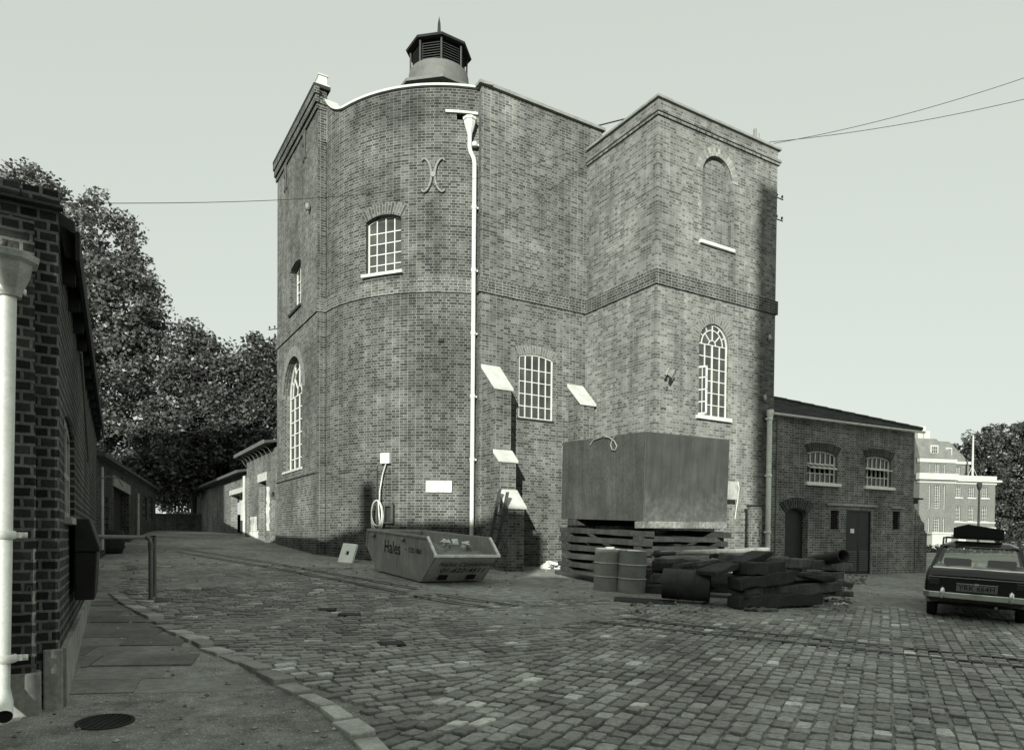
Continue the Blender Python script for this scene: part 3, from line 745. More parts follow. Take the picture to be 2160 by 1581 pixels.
# --- iron wall anchors
def anchor(path, s, z, hgt, wid, out=.05):
    mb = MB()
    for sg in (-1, 1):
        for up in (-1, 1):
            pts = []
            for i in range(13):
                t = i / 12; ang_ = t * R(150)
                x_ = .045 + (wid / 2 - .045) * .5 * (1 - math.cos(ang_)) * 1.07; zz = up * (.02 + hgt / 2 * (.28 + .72 * math.sin(min(ang_, R(115)) * .78 + .0)) if i else .0)
                zz = up * (hgt * .5 * math.sin(min(1, t * 1.25) * math.pi / 2) - max(0, t - .8) * .35 * hgt)
                pts.append(P3(path, s + sg * x_, z + zz, out))
            mb.tube(pts, [.042 - .016 * i / 12 for i in range(13)], 7)
    c = P3(path, s, z, out + .01); n = path.n(s); mb.tube([c - Vector((n.x, n.y, 0)) * .06, c + Vector((n.x, n.y, 0)) * .05], .075, 8)
    mb.build('wall_anchor', IRON if path is bow else plain('rusty_anchor', .05, .7, .3, 6, .1), house)
s_, z_ = bz(914, 371); anchor(bow, s_, z_, .92, .64)
for px, py in ((604, 373), (644, 306)):
    s_, z_ = fL.sz(px, py); anchor(fL, s_, z_, .95, .34, .03)
# small vents, lamps and boxes on the walls
mb = MB(); s_, z_ = bz(930, 717); mb.obox(P3(bow, s_ - .07, z_ - .06, -.02), P3(bow, s_ + .07, z_ - .06, -.02) - P3(bow, s_ - .07, z_ - .06, -.02), Vector((bow.n(s_).x, bow.n(s_).y, 0)) * .1, Z3 * .09); mb.build('air_vent', BLACKTRIM, house)
for px, py in ((1132, 906), (1191, 911)):
    s_, z_ = fK.sz(px, py); mb = MB(); mb.pbox(fK, s_ - .09, s_ + .09, z_ - .13, z_ + .13, .0, .035); mb.build('vent_plate', BR_MID, house, bevel=.006)
for px, py in ((1620, 713), (1610, 839)):
    s_, z_ = fT.sz(px, py); mb = MB(); mb.lathe([(0.0, -.09), (.05, -.07), (.055, .02), (.03, .08), (0., .09)], P3(fT, s_, z_, .06), 10); mb.build('bell', WHITE_OLD, house)
s_, z_ = fL.sz(656, 437); mb = MB(); mb.lathe([(0, -.12), (.08, -.1), (.08, .05), (0, .12)], P3(fL, s_, z_, .1), 10); mb.build('bell', IRON, house)
# floodlight on the tower corner
s_, z_ = fT.sz(1400, 790); fo = P3(fT, s_, z_, .22); mb = MB(); dirv = (U3 * .62 - V3 * .7 - Z3 * .42).normalized(); X = dirv.cross(Z3).normalized(); Y = X.cross(dirv)
mb.obox(fo - X * .15 - Y * .10 - dirv * .08, X * .30, Y * .20, dirv * .06)
q = [fo + X * a * .11 + Y * b * .07 - dirv * .02 for a, b in ((-1, -1), (1, -1), (1, 1), (-1, 1))]; w_ = [fo + X * a * .17 + Y * b * .12 + dirv * .13 for a, b in ((-1, -1), (1, -1), (1, 1), (-1, 1))]
mb.mesh(q + w_, [(0, 1, 5, 4), (1, 2, 6, 5), (2, 3, 7, 6), (3, 0, 4, 7)]); fob = mb.build('floodlight', IRON, house)
mb = MB(); mb.poly([p.lerp(fo, .06) for p in w_]); mb.build('lamp_glass', plain('lamp_glass', .45, .15, .2, 6, 0, spec=.6), fob)
mb = MB(); a = P3(fT, s_ - .05, z_ - .35, 0); mb.tube([a, a - V3 * .2, fo - Y * .05], .02, 8); mb.pbox(fT, s_ - .12, s_ + .03, z_ - .42, z_ - .28, .0, .03); mb.tube([a, P3(fT, s_ - .03, z_ - .72, .02)], .012, 6); mb.pbox(fT, s_ - .1, s_ + .06, z_ - .9, z_ - .72, .0, .05); mb.build('lamp_bracket', IRON, fob)
# insulator brackets at the tower edge and at the left edge
def insul(p, d, n=2):
    mb = MB(); mb.tube([p, p + d * .40], .018, 6)
    for k in range(n): q = p + d * (.12 + .24 * k); mb.lathe([(.012, 0), (.012, .05), (.035, .06), (.03, .10), (.012, .13), (0, .13)], q, 8)
    mb.build('insulator_bracket', CABLE, house)
for py in (411, 457): q = P3(fT, LT, fT.z(1638, py), -.1); insul(q, U3)
for py in (692, 714): q = P3(fL, .02, fL.z(586, py), .0); insul(q, (-U3 * .6 - V3 * -.8).normalized() * 1.0)
mb = MB(); q = fT.sz(1603, 292); p = P3(fT, q[0], ZT + .07, -.18); mb.tube([p, p + Z3 * .42], .05, 8); mb.tube([p + Z3 * .1, p + Z3 * .1 + U3 * .2], .015, 6); mb.tube([p + U3 * .18 + Z3 * .05, p + U3 * .18 + Z3 * .35], .012, 6); mb.build('vent_pipe', IRON, house)
mb = MB(); mb.tube([P3(fK, LK + .3, ZM + .12, -.1), P3(fK, LK + .3, ZM + .12, -.1) + Vector((1.1, .3, .45))], .02, 6); mb.build('roof_rail', CABLE, house)
# plaque, cabinet recess, conduits
s_, z_ = bz(926, 1026); mb = MB(); q = Flat(bow, s_, -.0); mb.obox(q.P(s_ - .37, z_ - .165, .0), q.P(s_ + .37, z_ - .165, .0) - q.P(s_ - .37, z_ - .165, .0), Vector((q.n_.x, q.n_.y, 0)) * .05, Z3 * .33); mb.build('plaque', WHITE_OLD, house, bevel=.012)
s_, z_ = bz(815, 1084); q = Flat(bow, s_, 0.); mb = MB()
for a, b, c, d_ in ((-.27, .27, -.27, -.22), (-.27, .27, .22, .27), (-.27, -.22, -.22, .22), (.20, .27, -.22, .22), (-.02, .02, -.22, .22)):
    mb.obox(q.P(s_ + a, z_ + c), q.P(s_ + b, z_ + c) - q.P(s_ + a, z_ + c), Vector((q.n_.x, q.n_.y, 0)) * .12, Z3 * (d_ - c))
cb = mb.build('meter_cabinet', plain('cabinet_grey', .05, .6, .2, 5, .05), house)
mb = MB(); mb.obox(q.P(s_ - .22, z_ - .22), q.P(s_ + .2, z_ - .22) - q.P(s_ - .22, z_ - .22), Vector((q.n_.x, q.n_.y, 0)) * .03, Z3 * .44); mb.build('panel', BLACKTRIM, cb)
mb = MB(); pts = [bz(690, 999), bz(730, 996), bz(795, 991)]; mb.tube([P3(bow, a, b, .015) for a, b in pts], .016, 6); a = bz(796, 990); b = bz(797, 1060); mb.tube([P3(bow, a[0], a[1] + .1, .015), P3(bow, a[0], b[1], .015)], .016, 6)
a, b = fL.sz(584, 1018.6); c, d_ = fL.sz(666, 996.8); mb.tube([P3(fL, a, b, .02), P3(fL, c, d_, .02)], .018, 6); mb.build('conduit', BLACKTRIM, house)
# buttresses with white weather caps
def buttress(path, s0, w, stages, capm=STONE, name='buttress'):
    b = MB()
    for k, (z0, z1, o_) in enumerate(stages):
        n3 = Vector((path.nn.x, path.nn.y, 0)); b.obox(P3(path, s0, z0, .001), P3(path, s0 + w, z0, .001) - P3(path, s0, z0, .001), n3 * o_, Z3 * (z1 - z0))
    bo = b.build(name, BR_MID, house)
    for k, (z0, z1, o_) in enumerate(stages):
        inner = stages[k + 1][2] if k + 1 < len(stages) else 0.
        b = MB(); run = o_ - inner; h = run * 1.05; c = .05
        prof = [(inner, z1 + h), (o_ + .06, z1 - .02), (o_ + .05, z1 - .085), (inner, z1 + h - .11)]
        pts = [P3(path, s0 - c, zz, oo) for oo, zz in prof]; b.prism(pts, P3(path, s0 + w + c, 0) - P3(path, s0 - c, 0)); b.build('weather_cap', capm, bo, bevel=.01)
        b = MB(); pts = [P3(path, s0, zz, oo) for oo, zz in ((inner, z1 - .02), (o_, z1 - .02), (o_ * .98, z1 - .01), (inner, z1 + h - .06))]; b.prism(pts, P3(path, s0 + w, 0) - P3(path, s0, 0)); b.build('shoulder', BR_MID, bo)
zk = lambda px, py, o_: EYE + (1137.5 - py) / 1487.4 * (20.2 - o_ * .854)
buttress(fK, .10, .52, [(ZB, zk(1090, 1068, 1.42), 1.42), (zk(1090, 1068, 1.42), zk(1075, 972, .98), .98), (zk(1075, 972, .98), zk(1064, 823, .70), .70)])
s_b = fK.s(1216) - .25; buttress(fK, 3.05, .5, [(ZB, fK.z(1240, 852) - .12, .62)])
mb = MB(); q = fK.s(1086); mb.pbox(fK, .645, .68, fK.z(1085, 930), fK.z(1085, 845), .0, .30); mb.build('buttress_shadow_strip', BLACKTRIM, house); mb = MB(); mb.pbox(fK, .65, .70, fK.z(1098, 1030), fK.z(1098, 978), .1, .72); mb.build('buttress_shadow_strip', BLACKTRIM, house)  # black strips standing in for the shadow beside the buttress stages
# --- roof lantern
LCX, LCY = Vector((-2.82, 26.)), 0
oct_ph = R(-79)
zEave = EYE + (1137 - 90) / 1487.4 * 24.9
def octo(b, prof, smooth=False): b.lathe(prof, (LCX.x, LCX.y, 0), 8, smooth, phase=oct_ph)
lz0 = zEave - .80
mb = MB(); octo(mb, [(1.72, lz0 - 1.0), (1.72, lz0 - .90)]); octo(mb, [(1.72, lz0 - .90), (1.2, lz0 - .88)]); octo(mb, [(1.72, lz0 - 1.0), (.4, lz0 - 1.0)]); rs = mb.build('lantern_base', LEAD, house)
mb = MB(); mb.lathe([(1.12, lz0 - .95), (1.10, lz0 - .4), (1.08, lz0 - .02), (1.07, lz0 + .03), (.9, lz0 + .04)], (LCX.x, LCX.y, 0), 32); mb.build('lantern_drum', LEAD, rs)
mb = MB(); rb = 1.03; octo(mb, [(rb - .12, lz0 - .3), (rb - .12, zEave)]); lant = mb.build('lantern', DARKIN, rs)
def ov(k, r, z): a = oct_ph + k * math.pi / 4; return Vector((LCX.x + r * math.cos(a), LCX.y + r * math.sin(a), z))
for k in range(8):
    mb = MB(); p = ov(k, rb - .01, lz0 - .3); mb.tube([p, p + Z3 * (zEave - lz0 + .3)], .036, 6, smooth=False); mb.build('post', POSTW, rs)
    mb = MB(); a, b = ov(k, rb - .05, 0), ov(k + 1, rb - .05, 0); dd = (b - a).normalized(); a = a + dd * .06; b = b - dd * .06; nn = Vector(((a + b).x / 2 - LCX.x, (a + b).y / 2 - LCX.y, 0)).normalized()
    for j in range(11):
        z_ = lz0 - .2 + j * .088; q = a + Z3 * z_; mb.mesh([q + nn * .0, b + Z3 * z_ + nn * .0, b + Z3 * (z_ + .035) - nn * .08, q + Z3 * .035 - nn * .08, q - Z3 * .014, b + Z3 * (z_ - .014), b + Z3 * (z_ + .021) - nn * .08, q + Z3 * .021 - nn * .08], [(0, 1, 2, 3), (7, 6, 5, 4), (4, 5, 1, 0)])
    mb.build('louvre_panel', LOUVRE, rs)
mb = MB(); octo(mb, [(rb - .1, zEave + .02), (1.17, zEave - .0), (1.2, zEave + .05), (1.18, zEave + .08), (.75, zEave + .15), (.12, zEave + .26), (0.0, zEave + .27)]); mb.build('lantern_roof', BLACKTRIM, rs)
zA = EYE + (1137 - 52) / 1487.4 * 26
mb = MB(); mb.lathe([(.10, zEave + .2), (.10, zEave + .5), (.12, zEave + .55), (.075, zEave + .6), (.05, (zEave + zA) / 2 + .45), (.0, zA)], (LCX.x, LCX.y, 0), 8); mb.build('finial', BLACKTRIM, rs)

# ------------------------------------------------------------------ annex on the right
AZA = R(26.8); UA = Vector((math.cos(AZA), math.sin(AZA))); VA = Vector((-UA.y, UA.x)); UA3 = Vector((UA.x, UA.y, 0)); VA3 = Vector((VA.x, VA.y, 0))
s_ = fT.sz(1619, 1000)[0]; A0p = fT.p(s_) + fT.nn * .06; fA = Line(A0p, UA)
LA = fA.s(1926); annex = thing('brick_annex', 'low dark brick annex with slate roof beside the tower, in shade', 'building', gz(A0p.x + 3, A0p.y + 2))
zg = fA.z(1780, 892)
oA1 = (fA.s(1701), fA.s(1764), fA.z(1732, 1018), fA.z(1732, 957), .10); oA2 = (fA.s(1824), fA.s(1878), fA.z(1850, 1026), fA.z(1850, 968), .09)
oAd = (fA.s(1656), fA.s(1704), ZB, fA.z(1680, 1082), .17); oAD = (fA.s(1785.5), fA.s(1837), ZB, fA.z(1811, 1076), 0.)
oV1 = (fA.s(1752), fA.s(1769.5), fA.z(1760, 1116), fA.z(1760, 1076), 0.); oV2 = (fA.s(1883), fA.s(1898), fA.z(1890, 1116), fA.z(1890, 1078), 0.)
mb = MB(); wall(mb, fA, rect(0, LA, ZB, zg), [opening(*o_) for o_ in (oA1, oA2, oAd, oAD, oV1, oV2)], .24)
eR = fA.p(LA); wall(mb, Line(eR, VA), rect(0, 6, ZB, zg)); wall(mb, Line(eR + VA * 6, -UA), rect(0, LA, ZB, zg)); mb.build('wall', BR_ANNEX, annex)
v_ = ray(1633, 840); kk = 1.; tB = 24.3 / v_.y; Bp = Vector((v_.x * tB - .05, 24.3, EYE + v_.z * tB))
mb = MB(); eave = .16
E0 = P3(fA, -.02, zg + .05, eave); E1 = P3(fA, LA + .14, zg + .05, eave); N = 17
hipA = E1; apex = Bp - UA3 * 0.
rows = 16
for i in range(rows):         # slates, course by course, each lapping the one below
    t0, t1 = i / rows, (i + 1.25) / rows; a0, a1 = E0.lerp(Bp, t0), E1.lerp(Bp, t0); b0, b1 = E0.lerp(Bp, min(1, t1)), E1.lerp(Bp, min(1, t1)); n = max(1, int((a1 - a0).length / .26)); lift = Vector((0, 0, .022))
    for k in range(n):
        p, q = a0.lerp(a1, k / n), a0.lerp(a1, (k + 1) / n - .008 / n); r_, s2 = b0.lerp(b1, k / n), b0.lerp(b1, (k + 1) / n); j = Vector((0, 0, random.uniform(0, .008)))
        mb.poly([p + lift + j, q + lift + j, s2, r_]); mb.poly([p, q, q + lift + j, p + lift + j])
roofA = mb.build('roof', SLATE, annex)
mb = MB(); mb.poly([E1, E1 + VA3 * 6, Bp + VA3 * 3, Bp]); mb.poly([E0, E1, E1 + VA3 * 6, E0 + VA3 * 6]); mb.build('roof_rear', SLATE, annex)
mb = MB(); n = 11
for k in range(n):
    a, b = E1.lerp(Bp, k / n), E1.lerp(Bp, (k + .96) / n); mb.tube([a + Z3 * .03, b + Z3 * .03], [.075, .06], 8)
mb.build('hip_tiles', SLATE, roofA)
mb = MB(); pts = [P3(fA, -.16, zg + .015, .2), P3(fA, LA * .5, zg + .0, .2), P3(fA, LA + .2, zg - .01, .2)]
for a, b in zip(pts, pts[1:]):
    for k in range(6):
        t0, t1 = math.pi * k / 6, math.pi * (k + 1) / 6; f0 = lambda p, t: p + VA3 * (.065 * math.cos(t)) - Z3 * (.065 * math.sin(t)); mb.poly([f0(a, t0), f0(b, t0), f0(b, t1), f0(a, t1)], smooth=True)
mb.build('gutter', WHITE_SH, annex)
mb = MB(); sp2 = fA.s(1614.5); mb.tube([P3(fA, sp2, zg - .02, .14), P3(fA, sp2, zg - .2, .10), P3(fA, sp2, .1, .10)], .075, 12); dpA = mb.build('downpipe', WHITE_SH, annex)
mb = MB(); mb.lathe([(.075, zg - .12), (.1, zg - .08), (.11, zg + .04), (.1, zg + .1)], (P3(fA, sp2, 0, .12).x, P3(fA, sp2, 0, .12).y, 0), 10); mb.build('hopper_head', WHITE_SH, dpA)
for py in (884, 1003, 1122):
    mb = MB(); c = P3(fA, sp2, fA.z(1614, py), .1); mb.lathe([(.075, -.05), (.095, -.04), (.095, .04), (.075, .05)], c, 12); mb.obox(c - UA3 * .14 - Z3 * .02, UA3 * .28, VA3 * .04, Z3 * .04); mb.build('bracket', WHITE_SH, dpA)
mb = MB(); q = fA.s(1636); mb.tube([P3(fA, q, zg - .1, .02), P3(fA, q - .03, 0.1, .02)], .018, 6); mb.build('conduit', IRON, annex)
for op in (oA1, oA2):
    w_, fl = window(annex, fA, op, 6, 3, .12, .035, sill=(.1, .1, .1), sillm=WHITE_SH, pane=GLASSD, glass_skip={(i, 1) for i in range(5)}, m=WHITE_SH)
    hz = op[2] + (op[3] - op[2]) * .62; wd = (op[1] - op[0]) * .86; mb = MB(); ang = R(58 if op is oA1 else 80)   # tilted-out hopper sash
    o3 = fl.P(op[0] + .03, hz, .02); n3 = Vector((fl.n_.x, fl.n_.y, 0)); dn_ = (n3 * math.sin(ang) - Z3 * math.cos(ang)); hl = (op[3] - op[2]) * .42; o3 = o3 - dn_ * hl * .4; pw_ = dn_.cross(UA3).normalized()
    for k in range(6): mb.obox(o3 + UA3 * (wd * k / 5 - .015), UA3 * .03, dn_ * hl, pw_ * .03)
    for t_ in (0, .96): mb.obox(o3 + dn_ * hl * t_ - UA3 * .015, UA3 * (wd + .03), dn_ * .035, pw_ * .031)
    cs = mb.build('hopper_sash', WHITE_SH, w_)
    mb = MB(); mb.poly([o3 + pw_ * .015, o3 + UA3 * wd + pw_ * .015, o3 + UA3 * wd + dn_ * hl + pw_ * .015, o3 + dn_ * hl + pw_ * .015]); mb.build('pane', GLASS, cs)
    mb = MB(); q = Flat(fA, op[0], .5); mb.poly([q.P(op[0], op[2]), q.P(op[1], op[2]), q.P(op[1], op[3] + .1), q.P(op[0], op[3] + .1)]); mb.build('dark_room', DARKIN, w_)
    arch(annex, fA, op[0] - .04, op[1] + .04, op[3], op[4], .26, .006, brick('brick_arch_soot', .03, .07, .13, .3, bw=.34, bh=.078), splay=.05)
arch(annex, fA, oAd[0] - .02, oAd[1] + .02, oAd[3], oAd[4], .32, .006, brick('brick_arch_soot', .03, .07, .13, .3, bw=.34, bh=.078), splay=.08)
mb = MB(); mb.pbox(fA, oAd[0], oAd[1], ZB, oAd[3] + .17, -.22, -.2); mb.build('doorway_boards', DOORM, annex)
mb = MB(); ms = (oAD[0] + oAD[1]) / 2; zg0 = float(ground(fA.p(ms).x, fA.p(ms).y))
for a, b in ((oAD[0] + .04, ms - .006), (ms + .006, oAD[1] - .04)):
    d_ = MB(); d_.pbox(fA, a, b, zg0 + .02, oAD[3] - .04, -.07, -.03); do = d_.build('door', DOORM, annex)
    d_ = MB()
    for k in range(9): zz = zg0 + .1 + k * .075; p0 = P3(fA, a + .06, zz, -.028); p1 = P3(fA, b - .06, zz, -.028); n3 = Vector((fA.nn.x, fA.nn.y, 0)); d_.mesh([p0, p1, p1 + Z3 * .05, p0 + Z3 * .05, p0 + n3 * .025, p1 + n3 * .025], [(4, 5, 2, 3), (0, 1, 5, 4)])
    d_.build('louvre', plain('louvre_metal', .05, .5, .2, 6, .0), do)
mb.pbox(fA, oAD[0], oAD[0] + .04, ZB, oAD[3], -.09, .004); mb.pbox(fA, oAD[1] - .04, oAD[1], ZB, oAD[3], -.09, .004); mb.pbox(fA, oAD[0], oAD[1], oAD[3] - .04, oAD[3], -.09, .004); mb.build('door_frame', DOORM, annex)
mb = MB(); q, z_ = fA.sz(1799, 1119); mb.pbox(fA, q - .09, q + .09, z_ - .07, z_ + .07, -.029, -.02); mb.build('notice', WHITE_SH, annex)
mb = MB(); z_ = fA.z(1790, 1067); mb.pbox(fA, fA.s(1743), fA.s(1848), z_, z_ + .07, .0, .07); z_ = fA.z(1890, 1072); mb.pbox(fA, fA.s(1878), fA.s(1905), z_, z_ + .05, .0, .06); mb.build('lintel', GREYSTONE, annex)
for op in (oV1, oV2):
    mb = MB()
    for k in range(8): zz = op[2] + (op[3] - op[2]) * k / 8; p0 = P3(fA, op[0], zz, -.04); p1 = P3(fA, op[1], zz, -.04); n3 = Vector((fA.nn.x, fA.nn.y, 0)); mb.mesh([p0, p1, p1 + Z3 * .05 - n3 * .06, p0 + Z3 * .05 - n3 * .06], [(0, 1, 2, 3)])
    mb.pbox(fA, op[0], op[1], op[2], op[3], -.2, -.18); mb.build('vent', BLACKTRIM, annex)
mb = MB(); p = P3(fA, LA - .05, fA.z(1926, 1052), 0); mb.obox(p, UA3 * .6, VA3 * .4, Z3 * .05); mb.obox(p - Z3 * .15, UA3 * .3, VA3 * .3, Z3 * .15); mb.build('ledge', BLACKTRIM, annex)
# broken wall stub at the annex end
mb = MB(); bs = thing('broken_wall', 'jagged stub of broken brick wall at the end of the annex', 'wall', gz(*P3(fA, LA + .4, 0).xy)); s0 = LA + .02; zr = fA.z(1930, 1062); random.seed(3)
H = [zr]; s2 = s0; w_tot = fA.s(1957) - s0; nst = 12
for k in range(nst):
    t0, t1 = k / nst, (k + 1) / nst; top = zr - (zr - fA.z(1950, 1120)) * t0**.8 + random.uniform(-.06, .06)
    if t0 > .8: top = fA.z(1950, 1122) + random.uniform(-.03, .02)
    mb.pbox(fA, s0 + w_tot * t0, s0 + w_tot * t1 - .001, ZB, top, -.34 + random.uniform(-.02, .02), -.02 + random.uniform(-.012, .012))
    if random.random() < .8: mb.pbox(fA, s0 + w_tot * t0 + .004, s0 + w_tot * t0 + .09, top, top + .07, -.25, -.05)
mb.build('wall', BR_ANNEX, bs)

# ------------------------------------------------------------------ left foreground building
C0 = gp(127, 1490); C0 = Vector((C0.x, C0.y)); dF = Vector((.834, .552)); dW = Vector((-.4885, .8726)).normalized(); LW = 11.2
fF = Line(C0 - dF * 3., dF); fW = Line(C0, dW); 
g0 = float(ground(C0.x, C0.y)); ztopL = EYE + (1129 - 452) / 276.5
lb = thing('sooty_brick_store', 'soot-blackened brick store with pale footings nearest the camera, cut off by the edge', 'building', (C0.x, C0.y, g0))
def W_(px, py): return fW.sz(px, py)
wo = (.63, 2.15, 1.80, 2.62, .10)
mb = MB(); wall(mb, fW, rect(.0, LW, -.3, ztopL - .1), [opening(*wo)], .16); mb.build('wall', BR_SOOT, lb)
pl_z = EYE - (1366 - 1129) / 276.5; zpl2 = EYE - (1420 - 1129) / 290.
mb = MB(); n3 = Vector((fF.nn.x, fF.nn.y, 0)); f3 = Vector((dF.x, dF.y, 0))
wall(mb, fF, rect(0, 3., -.3, ztopL))
s_p = fF.sz(76, 1200)[0]
mb.obox(P3(fF, s_p - 2., zpl2, .001), f3 * 2., n3 * .13, Z3 * (ztopL - zpl2 - .18)); mb.build('wall', BR_SOOT, lb)
mb = MB(); mb.obox(P3(fF, s_p - 2., -.2, .002), f3 * 2.03, n3 * .17, Z3 * (zpl2 + .2)); mb.obox(P3(fF, s_p + .04, -.2, .002), f3 * (3.02 - s_p - .04), n3 * .03, Z3 * (pl_z + .2)); mb.build('footing', GREYSTONE, lb, bevel=.012)
mb = MB(); mb.obox(P3(fW, .0, -.2, .002), Vector((dW.x, dW.y, 0)) * LW, Vector((fW.nn.x, fW.nn.y, 0)) * .04, Vector((0, 0, .2 + pl_z))); mb.build('footing', GREYSTONE, lb)
mb = MB()                     # soldier-brick parapet coping
for k in range(9): mb.obox(P3(fF, 3.02 - .245 * (k + 1), ztopL, -.2), f3 * .236, n3 * .27, Z3 * .105)
mb.build('coping', BR_SOOT, lb, bevel=.012)
mb = MB(); mb.obox(P3(fF, .5, ztopL - .02, .0), f3 * 2.53, n3 * .075, Z3 * .02); mb.build('mortar_bed', plain('old_mortar', .06, .9, .3, 6, .3), lb)
rl = MB(); W3 = Vector((dW.x, dW.y, 0)); wn = Vector((fW.nn.x, fW.nn.y, 0)); e0 = P3(fW, .12, ztopL - .12, .10); e1 = P3(fW, LW + .2, ztopL - .12, .10)
r0_ = e0 - wn * 2.4 + Z3 * 1.15; r1_ = e1 - wn * 2.4 + Z3 * 1.15
rl.prism([e0, e1, r1_, r0_], Vector((0, 0, .09))); rl.prism([r0_, r1_, r1_ - wn * 2.4 - Z3 * 1.15, r0_ - wn * 2.4 - Z3 * 1.15], Vector((0, 0, .09))); rl.build('roof', SLATE, lb)
mb = MB(); mb.obox(e0 - Z3 * .2 + wn * .002, W3 * (LW + .1), wn * .03, Z3 * .22)
for k in range(14): mb.obox(P3(fW, .4 + k * .78, ztopL - .42, .0), W3 * .07, wn * .09, Z3 * .2)
mb.build('eaves_board', BLACKTRIM, lb)
mb = MB(); mb.tube([P3(fW, 2.5, ztopL - .5, .05), P3(fW, 4.3, 2.6, .06)], .014, 6); mb.build('conduit', IRON, lb); mb = MB(); mb.tube([P3(fW, 9.5, 2.7, .0), P3(fW, 9.5, 2.8, .22), P3(fW, 9.55, 2.78, .4), P3(fW, 9.6, 2.62, .48)], .012, 6); mb.build('lamp_arm', IRON, lb)
window(lb, fW, wo, 3, 2, .07, .06, pane=GLASSD, sill=(.06, .06, .06), sillm=WHITE_OLD, m=WHITE_OLD)
mb = MB(); c = P3(fW, LW - .2, 0, .1); mb.tube([(c.x, c.y, 3.1), (c.x, c.y, 1.35)], .035, 8); mb.build('downpipe', WHITE_OLD, lb)
# painted number on a pier brick
def text_mesh(txt, size, ext=.0, shear=0., align='CENTER', bold=False, off=.012):
    cu = bpy.data.curves.new('lettering', 'FONT'); cu.body = txt; cu.size = size; cu.extrude = ext; cu.shear = shear; cu.align_x = align; cu.align_y = 'CENTER'; cu.space_character = 1.05
    if bold: cu.offset = size * off
    o = bpy.data.objects.new('t', cu); COL.objects.link(o); dg = bpy.context.evaluated_depsgraph_get(); me = bpy.data.meshes.new_from_object(o.evaluated_get(dg))
    V = [v.co.copy() for v in me.vertices]; F = [tuple(p.vertices) for p in me.polygons]
    bpy.data.objects.remove(o); bpy.data.curves.remove(cu); bpy.data.meshes.remove(me); return V, F
def lettering(parent, txt, size, o, ex, ey, m, world=True, shear=0., bold=False, name='lettering', off=.012):
    V, F = text_mesh(txt, size, 0, shear, bold=bold, off=off); b = MB(); ex = Vector(ex).normalized(); ey = Vector(ey).normalized()
    b.mesh([Vector(o) + ex * p.x + ey * p.y for p in V], F); return b.build(name, m, parent, world=world)
q = fF.sz(54, 1240); lettering(lb, '10', .075, P3(fF, q[0] + .005, q[1], .136), f3, Z3, plain('chalk_paint', .12, .8, .3, 9, 0))
# near downpipe with big hopper head
hx_, hz_ = fF.sz(26, 600); pc = P3(fF, hx_ - .045, 0, .24); mb = MB()
zt_ = EYE + (1128 - 540) / 300.; zb_ = EYE + (1128 - 622) / 300.
mb.lathe([(.0, zb_ - .02), (.075, zb_ - .02), (.085, zb_ + .03), (.13, (zt_ + zb_) / 2), (.145, zt_ - .07), (.18, zt_ - .05), (.19, zt_ - .01), (.17, zt_), (.15, zt_), (.13, zt_ - .1)], (pc.x + .03, pc.y + .02, 0), 8, False, phase=R(15))
dpl = MB(); zend = EYE - (1468 - 1128) / 290.
dpl.tube([Vector((pc.x, pc.y, zb_)) + f3 * .03, Vector((pc.x, pc.y, zend + .1)) - f3 * .02, Vector((pc.x, pc.y, zend)) + n3 * .05, Vector((pc.x, pc.y, zend - .07)) + n3 * .16], .05, 14, caps=False); dpo2 = dpl.build('downpipe', WHITE_SH, lb)
mb.build('hopper_head', plain('hopper_paint', .42, .6, .3, 7, .1), dpo2)
mb = MB(); d_ = Vector((pc.x, pc.y, zend - .07)) + n3 * .16; mb.lathe([(.0, 0), (.05, 0)], d_ + n3 * .001, 14, mat=n3.to_track_quat('Z', 'Y').to_matrix()); mb.build('pipe_mouth', DARKIN, dpo2)
for py in (622, 1128, 1385):
    z_ = EYE + (1128 - py) / 295.; mb = MB(); mb.lathe([(.056, -.03), (.07, -.025), (.07, .025), (.056, .03)], (pc.x, pc.y, z_), 14)
    for sg in (-1, 1): mb.obox(Vector((pc.x, pc.y, z_ - .02)) + f3 * sg * .06 - n3 * .02, f3 * sg * .06, n3 * .03, Z3 * .04); mb.lathe([(0, -.02), (.02, -.02), (.02, .02), (0, .02)], Vector((pc.x, pc.y, z_)) + f3 * sg * .115, 8)
    mb.build('bracket', WHITE_SH, dpo2)
mb = MB(); tz = zt_ + .0
for k in range(26):
    a = random.uniform(0, 6.28); p = Vector((pc.x, pc.y, zt_)) + Vector((math.cos(a), math.sin(a), 0)) * random.uniform(0, .1); d_ = Vector((random.uniform(-.4, .4), random.uniform(-.4, .4), 1)).normalized() * random.uniform(.03, .09)
    s3 = d_.orthogonal().normalized() * .012; mb.poly([p, p + d_ * .5 + s3, p + d_, p + d_ * .5 - s3])
tag(mb.build('weed_tuft', LEAF, loc=(pc.x, pc.y, zt_)), 'tuft of small weeds growing out of the near hopper head', 'weeds')
